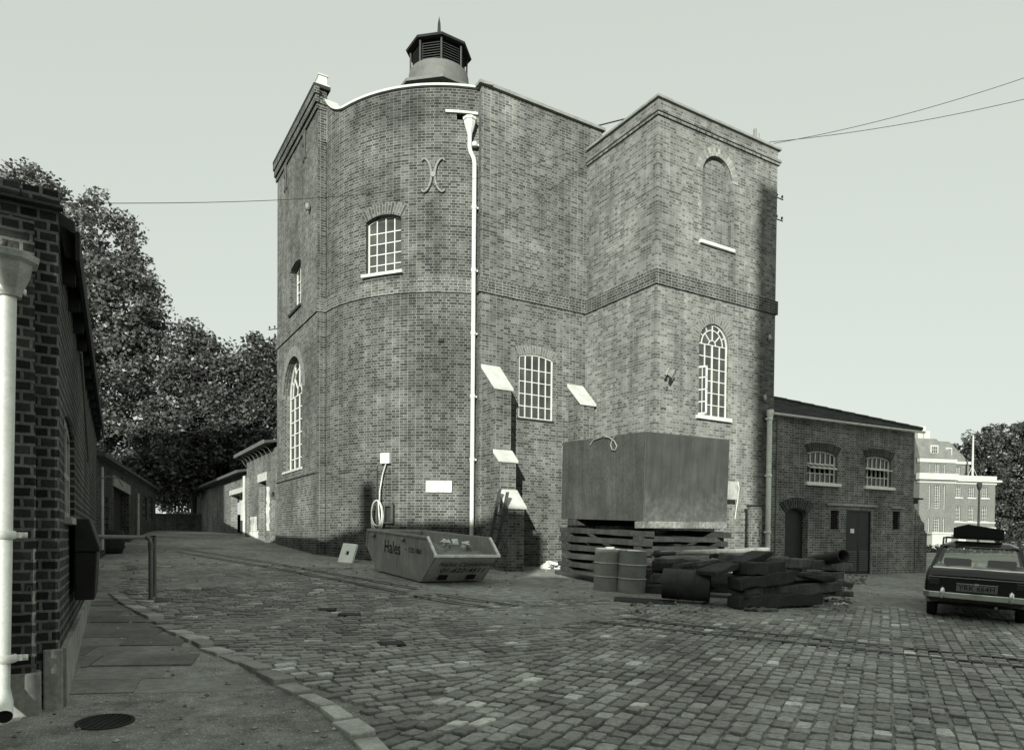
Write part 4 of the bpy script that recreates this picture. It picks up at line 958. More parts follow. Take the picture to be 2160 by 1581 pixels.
# dark wall box / bin fixed to the side of the store
q0 = 1.15; wb = thing('coal_bunker', 'dark metal bunker with lid and pale stencil on the side of the sooty store', 'bunker', gz(*P3(fW, 1.6, 0, .2).xy))
mb = MB(); pz = lambda s, z, o_: P3(fW, s, z, o_)
mb.prism([pz(q0, 1.06, .045), pz(q0, 1.06, .2), pz(q0, 1.5, .22), pz(q0, 1.5, .045)], W3 * 1.1); bd = mb.build('body', plain('bunker_metal', .02, .5, .35, 4, .1), wb, bevel=.01)
mb = MB(); mb.prism([pz(q0 - .02, 1.5, .045), pz(q0 - .02, 1.5, .24), pz(q0 - .02, 1.54, .24), pz(q0 - .02, 1.80, .16), pz(q0 - .02, 1.80, .045)], W3 * 1.14); mb.build('lid', plain('bunker_metal', .02, .5, .35, 4, .1), wb, bevel=.01)
mb = MB(); mb.tube([pz(q0 + .3, 1.75, .12), pz(q0 + .3, 1.45, .2)], .012, 6); mb.build('bar', IRON, wb)
mb = MB()
for a, b, c, d_ in ((.93, .95, 1.36, 1.46), (.99, 1.01, 1.36, 1.46), (.93, 1.01, 1.44, 1.46)): mb.obox(pz(q0 + a, c, .216), W3 * (b - a), wn * .004, Z3 * (d_ - c))
mb.build('stencil', WHITE_OLD, bd)
# pipe railing
ra = gp(305, 1258); rb_ = gp(318, 1266); rl = thing('pipe_railing', 'galvanised pipe railing running from the bunker to two close posts', 'railing', rb_)
zr = EYE - (1133 - 1131) / 1487 * rb_.y
mb = MB(); mb.tube([rb_ - Z3 * .1, Vector((rb_.x, rb_.y, zr - .1)), Vector((rb_.x - .03, rb_.y + .02, zr - .03)), Vector((rb_.x - .1, rb_.y + .06, zr))], .034, 10); mb.build('post', GALV, rl)
mb = MB(); p = Vector((rb_.x - .12, rb_.y + .35, float(ground(rb_.x - .12, rb_.y + .35)))); mb.tube([p - Z3 * .1, Vector((p.x, p.y, zr))], .03, 10); mb.build('post', GALV, rl)
e_ = at(197, 1131, 9.6); mb = MB(); mb.tube([Vector((rb_.x - .08, rb_.y + .04, zr)), Vector((p.x, p.y, zr)), Vector((e_.x, e_.y, zr - .0))], .03, 10); mb.lathe([(.04, -.05), (.042, 0), (.04, .05)], (rb_.x, rb_.y, zr - .14), 10); mb.build('rail', GALV, rl)

# ------------------------------------------------------------------ buildings along the lane
w1 = thing('rendered_lane_shop', 'small brick workshop with patched white render adjoining the engine house', 'building', gz(-10, 28))
fl1 = Line(L + VV * 5.6, -VV)   # from its far end towards the engine house
s_at = lambda px: fl1.s(px)
z1 = 5.09
do1 = (s_at(546), s_at(561), -.4, fl1.z(553, 1015), 0.); do2 = (s_at(571), s_at(580.5), -.4, fl1.z(576, 1052), .28)
mb = MB(); wall(mb, fl1, rect(0, 5.6, -.3, z1 - .1), [opening(*do1), opening(*do2)], .3); wall(mb, Line(L + VV * 5.6 + U * 5, -U), rect(0, 5, -.3, z1 - .1)); mb.build('wall', BR_LANE, w1)
mb = MB(); mb.pbox(fl1, do1[0], do1[1], -.3, do1[3], -.28, -.25); mb.build('door', plain('lane_door', .05, .6, .3, 4, .1), w1)
mb = MB(); mb.pbox(fl1, do2[0], do2[1], -.3, do2[3] + .28, -.29, -.27); mb.build('door', DOORM, w1)
mb = MB(); mb.pbox(fl1, do1[0] - .15, do1[1] + .12, do1[3], do1[3] + .32, .002, .03); mb.build('lintel', WHITE_OLD, w1)
mb = MB(); mb.pbox(fl1, .12, .5, -.2, 4.2, .002, .08); mb.build('pier', BR_LANE, w1)
rp = plain('flaking_render', .5, .85, .45, 2.0, .3)
mb = MB(); random.seed(5)
for (a, b, c, d_) in ((.62, do1[0] - .02, 1.0, 1.9), (.8, do1[0] - .3, 1.88, 2.5), (do1[1] + .05, do2[0] - .1, 1.9, 3.6)):
    n = 14; zs_ = [c + (d_ - c) * k / n for k in range(n + 1)]; lft = [a + random.uniform(-.05, .14) for _ in zs_]; rgt = [b - random.uniform(-.02, .16) for _ in zs_]
    for k in range(n): mb.poly([P3(fl1, lft[k], zs_[k], .006), P3(fl1, rgt[k], zs_[k], .006), P3(fl1, rgt[k + 1], zs_[k + 1], .006), P3(fl1, lft[k + 1], zs_[k + 1], .006)])
mb.build('render', rp, w1)
u1 = Vector((U.x, U.y, 0)); mb = MB(); o0 = P3(fl1, -.35, z1, .45); mb.prism([o0, o0 + u1 * 5.5 + Z3 * .9, o0 + u1 * 5.5 + Z3 * 1.0, o0 + Z3 * .1], -V3 * 5.93); mb.build('roof', SLATE, w1)
mb = MB(); mb.obox(o0 - u1 * .03 - Z3 * .02, -V3 * 5.9, u1 * .04, Z3 * .14)
for k in range(8):
    p = P3(fl1, .1 + k * .72, z1 - .03, .42); mb.tube([p, p + u1 * .2 - Z3 * .10, p + u1 * .38 - Z3 * .38], .014, 5)
mb.build('eaves', plain('eaves_paint', .1, .7, .3, 5, .1), w1)
mb = MB(); p = P3(fl1, .05, 0, .1); mb.tube([(p.x, p.y, 4.3), (p.x, p.y, 1.2)], .05, 8); mb.build('downpipe', WHITE_OLD, w1)
w2 = thing('long_lane_shed', 'long low brick shed with open doorway, shaded by trees down the lane', 'building', gz(-13, 35))
fl2 = Line(L + VV * 22, -VV); Ls = 22 - 5.65; q2 = lambda px: fl2.s(px)
od = (q2(487), q2(517), .5, fl2.z(500, 1041), 0.)
mb = MB(); wall(mb, fl2, rect(0, Ls, .3, 4.35), [opening(*od)], .3); mb.build('wall', BR_LANE, w2)
mb = MB(); o0 = P3(fl2, -.3, 4.45, .4); mb.prism([o0, o0 + u1 * 5 + Z3 * .9, o0 + u1 * 5 + Z3 * 1.0, o0 + Z3 * .1], -V3 * (Ls + .3)); mb.build('roof', SLATE, w2)
mb = MB(); mb.obox(o0 - u1 * .03 - Z3 * .02, -V3 * (Ls + .25), u1 * .04, Z3 * .12); mb.build('eaves', plain('eaves_dark', .08, .7, .3, 5, .1), w2)
mb = MB(); mb.pbox(fl2, od[0] - .1, od[1] + .1, od[3], od[3] + .22, .002, .06); mb.build('lintel', WHITE_OLD, w2)
mb = MB(); mb.pbox(fl2, od[0] - .05, od[0] + (od[1] - od[0]) * .66, fl2.z(497, 1096), od[3] - .1, -.5, -.45); mb.build('sunlit_wall_board', WHITE, w2)  # board standing in for a sunlit white wall inside the doorway
mb = MB(); mb.pbox(fl2, od[0] - .05, od[0] + (od[1] - od[0]) * .66, .5, fl2.z(497, 1097), -.5, -.44); mb.build('door', plain('lane_door', .05, .6, .3, 4, .1), w2)
mb = MB(); mb.pbox(fl2, od[0] - 1, od[1] + 1, .3, 4.3, -1.6, -1.5); mb.build('dark_room', DARKIN, w2)
mb = MB(); p = P3(fl2, Ls - .05, 0, .1); mb.tube([(p.x, p.y, 4.3), (p.x, p.y, 1.3)], .05, 8); mb.build('downpipe', WHITE_OLD, w2)
# dark sheds on the left of the lane
w3 = thing('dark_brick_shed', 'dark brick lean-to shed with black doorway on the left of the lane', 'building', gz(-13, 24))
a3 = Vector((-10.0, 17.0)); b3 = Vector((-18.2, 36.)); d3 = (b3 - a3).normalized(); f3l = Line(a3, d3); L3 = (b3 - a3).length
zl = lambda px, py: f3l.z(px, py)
dd1 = (f3l.s(240), f3l.s(272), .4, zl(255, 1033), 0.); dd2 = (f3l.s(222), f3l.s(228), .4, zl(225, 1048), 0.)
wd1 = (f3l.s(302), f3l.s(310), zl(306, 1095), zl(306, 1046), 0.); wd2 = (f3l.s(315), f3l.s(322), zl(319, 1095), zl(319, 1049), 0.)
zt0 = 3.55
mb = MB(); wall(mb, f3l, [(0, .2), (L3, .2), (L3, 4.0), (0, zt0)], [opening(*o_) for o_ in (dd1, dd2, wd1, wd2)], .25); wall(mb, Line(a3 - Vector((d3.y, -d3.x)) * 6, Vector((d3.y, -d3.x))), rect(0, 6, .2, zt0)); mb.build('wall', BR_DARKLANE, w3)
for o_ in (dd1, dd2): mb = MB(); mb.pbox(f3l, o_[0], o_[1], .2, o_[3], -.24, -.22); mb.build('door', DARKIN, w3)
for o_ in (wd1, wd2): window(w3, f3l, o_, 2, 3, .1, .08, pane=GLASSD, m=plain('dull_frame', .12, .7, .2, 5, 0))
mb = MB(); mb.pbox(f3l, dd1[0] - .3, dd1[1] + .3, dd1[3], dd1[3] + .3, .002, .03); mb.build('lintel', GREYSTONE, w3)
n3l = Vector((f3l.nn.x, f3l.nn.y, 0)); D3l = Vector((d3.x, d3.y, 0)); mb = MB(); o0 = P3(f3l, -.2, zt0 - .02, .2); o1 = P3(f3l, L3 + .2, 4.0 - .02, .2); mb.prism([o0, o1, o1 - n3l * 4 + Z3 * .9, o0 - n3l * 4 + Z3 * .9], Vector((0, 0, .09))); mb.build('roof', SLATE, w3)
mb = MB(); p = P3(f3l, f3l.s(286), 0, .08); mb.tube([(p.x, p.y, zl(286, 1040)), (p.x, p.y, 1.45)], .05, 8); mb.build('downpipe', WHITE_OLD, w3)
c = gp(226, 1166); tb = thing('dark_barrel', 'dark round tub standing in the lane beyond the railing', 'tub', c); mb = MB(); mb.lathe([(0, 0), (.36, 0), (.42, .15), (.43, .45), (.40, .6), (.37, .62), (.36, .55), (0, .54)], seg=20); mb.build('tub', BLACKTRIM, tb, world=False)
mb = MB(); mb.lathe([(.425, .13), (.435, .16), (.435, .2), (.43, .22)], seg=20); mb.build('hoop', BLACKTRIM, tb, world=False)
# wall closing the lane
fw_a = at(322, 1100, 42); fw_b = at(425, 1100, 42.5); ff = Line(fw_a.xy, fw_b.xy - fw_a.xy); mb = MB(); wall(mb, ff, rect(-4, 6, .8, EYE + (1131.5 - 1086) / 1487 * 42)); mb.pbox(ff, -4, 6, EYE + 45.5 / 1487 * 42, EYE + 45.5 / 1487 * 42 + .08, -.3, .05); mb.pbox(ff, -4, 6, .8, 1.5, -.35, -.03)
tag(mb.build('end_wall', BR_DARKLANE, loc=gz(fw_a.x, 42)), 'low dark brick wall closing the far end of the lane', 'wall')
mb = MB()
for k in range(9): a = at(346 + k * 7, 1080, 60); mb.obox(a - Z3 * .5, (.18, 0, 0), (0, .1, 0), (0, 0, random.uniform(.9, 1.4)))
mb.obox(at(340, 1085, 60.2), (4, 0, 0), (0, .1, 0), (0, 0, .25)); tag(mb.build('white_railings', WHITE_OLD, loc=at(375, 1090, 60)), 'white paling glimpsed under the trees above the end wall', 'fence')

# ------------------------------------------------------------------ far building on the right
AZB = R(12); UB = Vector((math.cos(AZB), math.sin(AZB))); DB = 85.
pb = at(1938, 1100, DB); fB = Line(pb.xy, UB); VB = Vector((-UB.y, UB.x)); fB2 = Line(pb.xy + VB * 1.6, UB); VB3 = Vector((VB.x, VB.y, 0)); UB3 = Vector((UB.x, UB.y, 0))
WHITE_FAR = plain('far_white', .36, .7, .1, 1, 0)
far = thing('institution_block', 'distant pale brick block with white cornices, mansard roof and many windows', 'building', gz(pb.x, pb.y))
Bz = lambda py, px=1975: fB.z(px, py); Bs = lambda px: fB.s(px); Cs = lambda px: fB2.s(px); Cz = lambda py, px=2055: fB2.z(px, py)
bw0, bw1 = Bs(1938), Bs(2013); cw1 = Cs(2098); cb = Cs(2012)
bay = [(Bs(a), Bs(b), Bz(c), Bz(d_), 0.) for a, b, c, d_ in ((1957, 1961.5, 997, 977), (1969, 1980.5, 997, 977), (1988, 1993, 997, 977), (1957.5, 1961.5, 1072, 1022), (1969, 1982.5, 1071, 1022), (1988, 1993, 1072, 1022), (1957.5, 1961.5, 1122, 1091), (1969, 1982.5, 1121, 1091), (1988, 1993, 1122, 1091))]
mb = MB(); wall(mb, fB, rect(bw0, bw1, -1, Bz(967)), [opening(*o_) for o_ in bay], .25); wall(mb, Line(fB.p(bw0) + VB * 12, -VB), rect(0, 12, -1, Bz(967))); wall(mb, Line(fB.p(bw1), VB), rect(0, 9, -1, Bz(967))); mb.build('wall', BR_FAR, far)
wing = [(Cs(a), Cs(b), Cz(d_), Cz(c), 0.) for a, b in ((2014.5, 2026), (2041.5, 2054), (2069.5, 2082)) for c, d_ in ((1026, 1049), (1067, 1099))]
mb = MB(); wall(mb, fB2, rect(cb, cw1, -1, Cz(1020)), [opening(*o_) for o_ in wing], .25); wall(mb, Line(fB2.p(cw1), VB), rect(0, 10, -1, Cz(1020)))
fB3 = Line(pb.xy + VB * 4.0, UB); Ds = lambda px: fB3.s(px); Dz = lambda py: fB3.z(2030, py)
up = (Ds(2014), Ds(2023.5), Dz(1001.5), Dz(984), 0.); wall(mb, fB3, rect(Ds(1995), Ds(2042), 3, Dz(978)), [opening(*up)], .25); wall(mb, Line(fB3.p(Ds(2042)), VB), rect(0, 6, 3, Dz(978))); mb.build('wall', BR_FAR, far)
for i, o_ in enumerate(bay): window(far, fB, o_, 3 if i % 3 == 1 else 1, 4 if i < 3 else (9 if i < 6 else 5), .15, .055, pane=GLASSF, m=WHITE_FAR, sillm=WHITE_FAR)
for o_ in wing: window(far, fB2, o_, 3, 4, .15, .055, pane=GLASSF, m=WHITE_FAR, sillm=WHITE_FAR, sill=(.2, .18, .12))
window(far, fB3, up, 3, 4, .15, .055, pane=GLASSF, m=WHITE_FAR, sillm=WHITE_FAR)
mb = MB()
def fband(f, a, b, y0, y1, out, px=None):
    zf = f.z(px or 2000, y0), f.z(px or 2000, y1); m_ = MB(); m_.pbox(f, a, b, min(zf), max(zf), -.3, out); m_.build('portico' if y0 > 1121 else 'cornice', WHITE_FAR, far)
fband(fB, bw0 - .12, bw1 + .12, 975, 967, .12, 1975); fband(fB, bw0 - .25, bw1 + .25, 1011, 998, .25, 1975); fband(fB, bw0 - .1, bw1 + .1, 1018, 1015.5, .1, 1975)
fband(fB2, cb, cw1 + .1, 1011, 1003, .1, 2055); fband(fB2, cb, cw1 + .5, 1016, 1012, .5, 2055); fband(fB2, cb, cw1 + .1, 1021, 1016, .12, 2055); fband(fB2, cb, cw1 + .05, 1103, 1100, .08, 2055); fband(fB2, cb, cw1 + .1, 1119, 1111, .15, 2055)
fband(fB3, Ds(2010), Ds(2044), 979, 973, .2, 2030); fband(fB, Bs(1956), Bs(1996), 1160, 1126, .8, 1975); fband(fB, Bs(1953), Bs(1999), 1126, 1122, .95, 1975)
mb.pbox(fB2, Cs(2014), Cs(2030), 0, Cz(1119), .0, .6); mb.build('porch', WHITE_FAR, far)
mb = MB(); ztm = Bz(922); zbm = Bz(966); ins = 1.7
def mansard(f, a, b, dpt, z0, z1, ins):
    q = [P3(f, a, z0), P3(f, b, z0), P3(f, b, z0, -dpt), P3(f, a, z0, -dpt)]; t = [P3(f, a + ins * .12, z1, -ins * .6), P3(f, b - ins * 1., z1, -ins * .6), P3(f, b - ins, z1, -dpt + ins), P3(f, a + ins * .12, z1, -dpt + ins)]
    for i in range(4): mb.poly([q[i], q[(i + 1) % 4], t[(i + 1) % 4], t[i]])
    mb.poly(t)
mansard(fB, bw0, bw1, 9, zbm, ztm, 1.8); mansard(fB3, Ds(1990), Ds(2040), 8, Dz(972), Dz(929), 1.9); rfB = mb.build('roof', plain('far_slate', .13, .8, .25, 1.2, .1), far)
for f, a, b, c, d_ in ((fB, 1965.5, 1979, 962, 940), (fB3, 1998, 2008, 963, 945)):
    o_ = (f.s(a), f.s(b), f.z((a + b) / 2, c), f.z((a + b) / 2, d_), 0.); mb = MB(); mb.pbox(f, o_[0] - .12, o_[1] + .12, o_[2] - .1, o_[3] + .15, -1.4, -.32); dm = mb.build('dormer', WHITE_FAR, rfB)
    window(far, f, o_, 3, 3, .3, .055, pane=GLASSF, m=WHITE_FAR, name='dormer_window')
mb = MB(); q = at(1940, 922, DB + 5); 
for px, w_, y0 in ((1936, 1.2, 898), (1949, .9, 908)): p = at(px, 925, DB + 5); mb.obox(p, UB3 * w_, VB3 * 1.0, Z3 * ((925 - y0) / 1487 * (DB + 5)))
mb.build('chimney', WHITE_FAR, rfB)
fp = at(2051, 1003, DB + 4.5); mb = MB(); t_ = (1003 - 919) / 1487 * (DB + 4.5); mb.tube([fp - Z3 * .5, fp + Z3 * t_], [.16, .10], 8)
for sg in (-1, 1): mb.tube([fp + Z3 * t_ * .24, fp + UB3 * sg * .75 - Z3 * .1], .04, 5)
tag(mb.build('flagpole', WHITE_FAR, loc=fp), 'white flagpole with struts standing on the roof of the distant block', 'flagpole')
lp = at(2063, 1150, 60); sl = thing('street_lamp', 'tall dark street lamp column in front of the distant block', 'street lamp', lp - Z3 * .5); zt_ = (1150 - 1030) / 1487 * 60 + lp.z
mb = MB(); mb.tube([lp - Z3 * .5, Vector((lp.x, lp.y, zt_))], [.11, .07], 8); mb.build('column', BLACKTRIM, sl)
mb = MB(); mb.lathe([(0, -.25), (.12, -.22), (.2, .1), (.22, .3), (.1, .42), (0, .45)], (lp.x, lp.y, zt_ + .1), 10); mb.build('lantern', BLACKTRIM, sl)
# hedge and pale boundary wall before it
random.seed(11); mb = MB(); a, b = at(1930, 1160, 58), at(2230, 1160, 50)
for k in range(5200):
    t = random.random(); p = a.lerp(b, t) + Vector((random.uniform(-.4, .4), random.uniform(-.5, .5), random.uniform(-.55, .38 + .12 * math.sin(t * 60)))); d_ = Vector((random.gauss(0, 1), random.gauss(0, 1), random.gauss(0, 1))).normalized(); e_ = d_.orthogonal().normalized(); s3 = .09
    mb.poly([p - d_ * s3, p + e_ * s3 * .6, p + d_ * s3, p - e_ * s3 * .6])
tag(mb.build('hedge', HEDGE, loc=a.lerp(b, .5) - Z3), 'clipped dark hedge in front of the distant block', 'hedge')
bwl = Line(at(1925, 1170, 46).xy, Vector((1, -.12))); mb = MB(); wall(mb, bwl, rect(0, 14, -.5, EYE - (1167 - 1145) / 1487 * 46)); mb.pbox(bwl, 0, 14, EYE - 22 / 1487 * 46, EYE - 22 / 1487 * 46 + .06, -.25, .04); mb.pbox(bwl, 0, 14, -.5, .4, -.25, -.02)
tag(mb.build('boundary_wall', plain('pale_wall', .5, .8, .25, 1.0, .2), loc=gz(30, 46)), 'low pale boundary wall below the hedge on the right', 'wall')

# ------------------------------------------------------------------ trees
def tree(name, label, group, base, blobs, n, leaf, m=LEAF, seed=1, trunk_r=.35, limbs=True):
    rg = np.random.default_rng(seed)
    t = thing(name, label, 'tree', base, group=group); base = Vector(base)
    mb = MB(); cs = [Vector(b[0]) for b in blobs]; low = min(c.z for c in cs); top = sum(cs, Vector()) / len(cs)
    fork = Vector((base.x * .7 + top.x * .3, base.y * .7 + top.y * .3, base.z + (low - base.z) * .75))
    mb.tube([base - Z3 * .3, base + Z3 * .4, base.lerp(fork, .6), fork], [trunk_r * 1.4, trunk_r, trunk_r * .85, trunk_r * .75], 10)
    for c in cs:
        mid = fork.lerp(c, .5) + Vector(rg.normal(0, .4, 3)) + Z3 * .3; mb.tube([fork, mid, c], [trunk_r * .55, trunk_r * .3, trunk_r * .1], 7)
        for _ in range(4): d_ = Vector(rg.normal(0, 1, 3)).normalized() * 1.2; mb.tube([c.lerp(fork, .25), c + d_], [trunk_r * .14, .02], 5)
    mb.build('trunk', BARK, t)
    vol = np.array([b[1] * b[2] * b[3] for b in blobs]) ** .72; cnt = (n * vol / vol.sum()).astype(int); P = []
    for b, k in zip(blobs, cnt):
        ncl = max(12, k // 130); d = rg.normal(size=(ncl, 3)); d /= np.linalg.norm(d, axis=1)[:, None]; rr = rg.uniform(.45, 1.03, (ncl, 1)) ** .6
        cl = np.array(b[0]) + d * rr * np.array(b[1:4]); cl[:, 2] += rg.normal(0, .1, ncl); sz = rg.uniform(.5, 1.2, ncl) * (leaf / .2) ** .5
        idx = rg.integers(0, ncl, k); off = rg.normal(size=(k, 3)); off /= np.linalg.norm(off, axis=1)[:, None]; off *= (rg.random((k, 1)) ** .45)
        P.append(cl[idx] + off * sz[idx][:, None] * np.array([1, 1, .72]))
    P = np.concatenate(P); N = len(P); a = rg.normal(size=(N, 3)); a[:, 2] *= .6; a /= np.linalg.norm(a, axis=1)[:, None]; b_ = rg.normal(size=(N, 3)); b_ -= (b_ * a).sum(1)[:, None] * a; b_ /= np.linalg.norm(b_, axis=1)[:, None]
    s = leaf * rg.uniform(.6, 1.25, (N, 1)); inv = np.array(base)
    Vv = np.stack([P - a * s * .6, P + b_ * s * .38, P + a * s * .6, P - b_ * s * .38], 1).reshape(-1, 3) - inv
    me = bpy.data.meshes.new('crown'); me.vertices.add(4 * N); me.vertices.foreach_set('co', Vv.ravel()); me.loops.add(4 * N); me.loops.foreach_set('vertex_index', np.arange(4 * N, dtype=np.int32)); me.polygons.add(N); me.polygons.foreach_set('loop_start', np.arange(0, 4 * N, 4, dtype=np.int32)); me.update(calc_edges=True); me.validate()
    me.materials.append(m); o = bpy.data.objects.new('crown', me); COL.objects.link(o); o.parent = t
    return t
def blob(px, py, rx, ry, y, rd=None):
    c = at(px, py, y); k = y / 1487.4; return (tuple(c), rx * k, (rd or rx) * k, ry * k)
g = 'trees at the end of the lane'
tree('plane_tree', 'tallest bushy tree rising behind the sooty store', g, gz(-29, 52), [blob(40, 470, 75, 108, 52), blob(-60, 520, 100, 120, 53), blob(100, 450, 52, 75, 53), blob(215, 520, 74, 105, 51), blob(150, 640, 110, 120, 52), blob(265, 650, 66, 95, 50), blob(300, 760, 58, 90, 51), blob(220, 820, 110, 110, 50), blob(100, 800, 130, 140, 52), blob(305, 665, 34, 62, 51), blob(250, 920, 85, 90, 49), blob(60, 640, 120, 120, 53)], 100000, .27, LEAF, 3, .5)
tree('plane_tree', 'dark round-crowned tree in the middle of the lane gap, lower than the tall one', g, gz(-20, 45), [blob(405, 770, 48, 74, 45), blob(460, 800, 50, 80, 44), blob(390, 870, 70, 95, 44), blob(450, 930, 80, 90, 43), blob(380, 985, 70, 60, 42), blob(345, 930, 55, 70, 43), blob(310, 1005, 50, 40, 41)], 48000, .22, LEAFD, 4, .4)
tree('plane_tree', 'dark tree close against the engine house edge, behind the lane shed', g, gz(-13.4, 43), [blob(545, 780, 46, 72, 43), blob(595, 800, 50, 85, 43), blob(512, 840, 50, 80, 42.5), blob(560, 900, 60, 85, 42), blob(500, 940, 55, 60, 42), blob(600, 900, 60, 90, 43)], 40000, .21, LEAFD, 5, .4)
tree('plane_tree', 'shadowy low-branched tree between the lane sheds and the end wall', g, gz(-24.5, 55), [blob(400, 1020, 60, 45, 57), blob(440, 1000, 55, 55, 57), blob(360, 1035, 55, 35, 59), blob(320, 1000, 60, 60, 59), blob(470, 1010, 50, 50, 58), blob(520, 1000, 50, 50, 58)], 26000, .26, LEAFD, 6, .35)
g2 = 'trees behind the distant block'
tree('lime_tree', 'dark tree to the right of the distant block, nearer its corner', g2, gz(72, 108), [blob(2050, 975, 45, 60, 108), blob(2095, 955, 45, 55, 106), blob(2090, 1040, 40, 70, 104), blob(2120, 1100, 50, 60, 104), blob(2030, 1000, 30, 50, 110)], 30000, .38, LEAFD, 7, .5)
tree('lime_tree', 'taller dark tree at the right edge behind the distant block', g2, gz(80, 106), [blob(2150, 960, 50, 65, 106), blob(2195, 950, 55, 70, 106), blob(2150, 1050, 60, 70, 104), blob(2210, 1070, 70, 80, 104)], 30000, .38, LEAFD, 8, .5)

# ------------------------------------------------------------------ the skip
SKC = Vector((-1.93, 14.95)); sk_side = Vector((-.53, .848)).normalized(); ang = math.atan2(.53, .848)
rot = yaw_ground(ang)          # local x along its end (to the right, away), local y along its side (away, left)
sk = thing('rubbish_skip', 'grey builders skip with painted lettering parked against the bowed corner', 'skip', gz(SKC.x, SKC.y), rot)
prof = [(0, .03), (2.6, .03), (3.3, .58), (3.2, .98), (-.24, .98), (-.66, .62)]   # (y, z) side outline
Wd = 1.5
mb = MB(); pl_ = [(a, b) for a, b in prof]
for x0, x1 in ((0, .04), (Wd - .04, Wd)): mb.prism([(x0, a, b) for a, b in pl_], (x1 - x0, 0, 0))
mb.obox((.0395, 0, .03), (Wd - .079, 0, 0), (0, 2.6, 0), (0, 0, .04))
def plate(b, y0, z0, y1, z1, th=.04):
    d = Vector((0, y1 - y0, z1 - z0)); n = Vector((0, -(z1 - z0), y1 - y0)).normalized() * th
    b.obox((.041, y0, z0), (Wd - .082, 0, 0), d, n)
plate(mb, 2.598, .031, 3.29, .58); plate(mb, 3.29, .58, 3.19, .975)
sb = mb.build('body', SKIPM, sk, world=False)
mb = MB(); plate(mb, .002, .031, -.655, .62, -.04); mb.build('end_panel', plain('skip_end_lighter', .42, .6, .22, 2.4, .08, streak=.15, spec=.3), sk, world=False)  # end panel lighter than the sides so its lettering reads
mb = MB(); r_ = .045
for x in (.0, Wd):
    sx = -1 if x == 0 else 1
    for (a, b), (c, d_) in (((-.66, .62), (-.24, .98)),): mb.obox((x - r_ * .5, a, b), (r_ * 1.2, 0, 0), (0, c - a, d_ - b), (0, -.03, .035))
mb.obox((-.03, -.70, .60), (Wd + .06, 0, 0), (0, .06, 0), (0, 0, .06)); mb.build('end_rim', RIMW, sk, world=False, bevel=.008)
mb = MB()
for x in (-.03, Wd - .03): mb.obox((x, -.24, .955), (.07, 0, 0), (0, 3.46, 0), (0, 0, .055))
mb.obox((-.03, 3.17, .955), (Wd + .06, 0, 0), (0, .07, 0), (0, 0, .055)); mb.obox((-.028, 3.26, .56), (.05, 0, 0), (0, -.07, .42), (0, .05, 0)); mb.build('side_rim', plain('rim_grey', .3, .6, .25, 5, .05), sk, world=False, bevel=.008)
mb = MB()
for y in (.93, 2.72): mb.lathe([(0, 0), (.04, 0), (.04, .06), (.055, .06), (.055, .08), (0, .08)], (0, y, .86), 12, mat=Matrix.Rotation(R(-90), 3, 'Y'))
mb.build('lifting_lug', SKIPM, sk, world=False)
en = Vector((0, -.655, .589)).normalized(); eo = Vector((0, 0, .03))
mb = MB(); nrm = Vector((0, -.589, -.655)).normalized()
for x in (.34, 1.02):
    p = Vector((x, 0, .03)) + en * .10; mb.obox(p + nrm * .012, (.2, 0, 0), en * .15, nrm * .02); 
mb.build('fork_pocket', BLACKTRIM, sk, world=False)
lettering(sk, 'Hales Containers', .172, Vector((.79, 0, .03)) + en * .66 + nrm * .048, (1, 0, .0), en, PAINTDARK, False, .28, True, off=.022)
lettering(sk, '01-622-4511', .20, Vector((.79, 0, .03)) + en * .45 + nrm * .048, (1, 0, .0), en, PAINTDARK, False, .25, True, off=.022)
lettering(sk, 'Hales', .42, Vector((-.006, 1.62, .64)), (0, -1, 0), (0, 0, 1), PAINTDARK, False, 0, True)
lettering(sk, '-', .25, Vector((-.006, .86, .68)), (0, -1, 0), (0, 0, 1), PAINTDARK, False)
lettering(sk, 'COS 1060', .15, Vector((-.006, .36, .66)), (0, -1, 0), (0, 0, 1), PAINTDARK, False, 0, True)
mb = MB(); random.seed(9); n = 12
hts = [[.70 + .10 * math.sin(i * .9) * math.cos(j * .8) + random.uniform(-.035, .035) for j in range(n + 1)] for i in range(n + 1)]
for i in range(n + 1): hts[i][0] = .575; hts[i][1] = .62 + random.uniform(-.01, .02); hts[i][2] = min(hts[i][2], .68)
for i in range(n):
    for j in range(n): mb.poly([(.042 + (Wd - .084) * a / n, -.60 + 3.75 * b / n, hts[a][b]) for a, b in ((i, j), (i + 1, j), (i + 1, j + 1), (i, j + 1))])
fillm = thing('skip_rubble', 'heap of grey rubble filling the bottom of the skip', 'rubble', ROOTM[sk.name] @ Vector((.75, 1.3, .45)), rot)
mb.v = [v - Vector((.75, 1.3, .45)) for v in mb.v]; mb.build('rubble', SKIPIN, fillm, world=False)
def crumple(name, label, loc, r, seed, m=PAPER, flat=.5, cat='rubbish'):
    random.seed(seed); b = MB()
    for k in range(14):
        c = Vector((random.uniform(-r, r), random.uniform(-r * .6, r * .6), random.uniform(.02, r * flat))); V = [c + Vector((random.gauss(0, 1), random.gauss(0, 1), random.gauss(0, .6))).normalized() * r * random.uniform(.25, .5) for _ in range(7)]
        bm_ = bmesh.new(); vs_ = [bm_.verts.new(v) for v in V]; bmesh.ops.convex_hull(bm_, input=vs_); bm_.verts.index_update(); b.mesh([v.co.copy() for v in bm_.verts], [[v.index for v in f.verts] for f in bm_.faces]); bm_.free()
    o = b.build(name, m, None, world=False); o.location = loc; return tag(o, label, cat)
crumple('crumpled_paper', 'crumpled white paper lying on the rubble inside the skip', ROOTM[sk.name] @ Vector((.95, .35, .76)), .26, 2)
crumple('rubbish_heap', 'flat heap of white rubbish at the wall foot left of the timber crib', gp(1166, 1199), .34, 4, flat=.45)
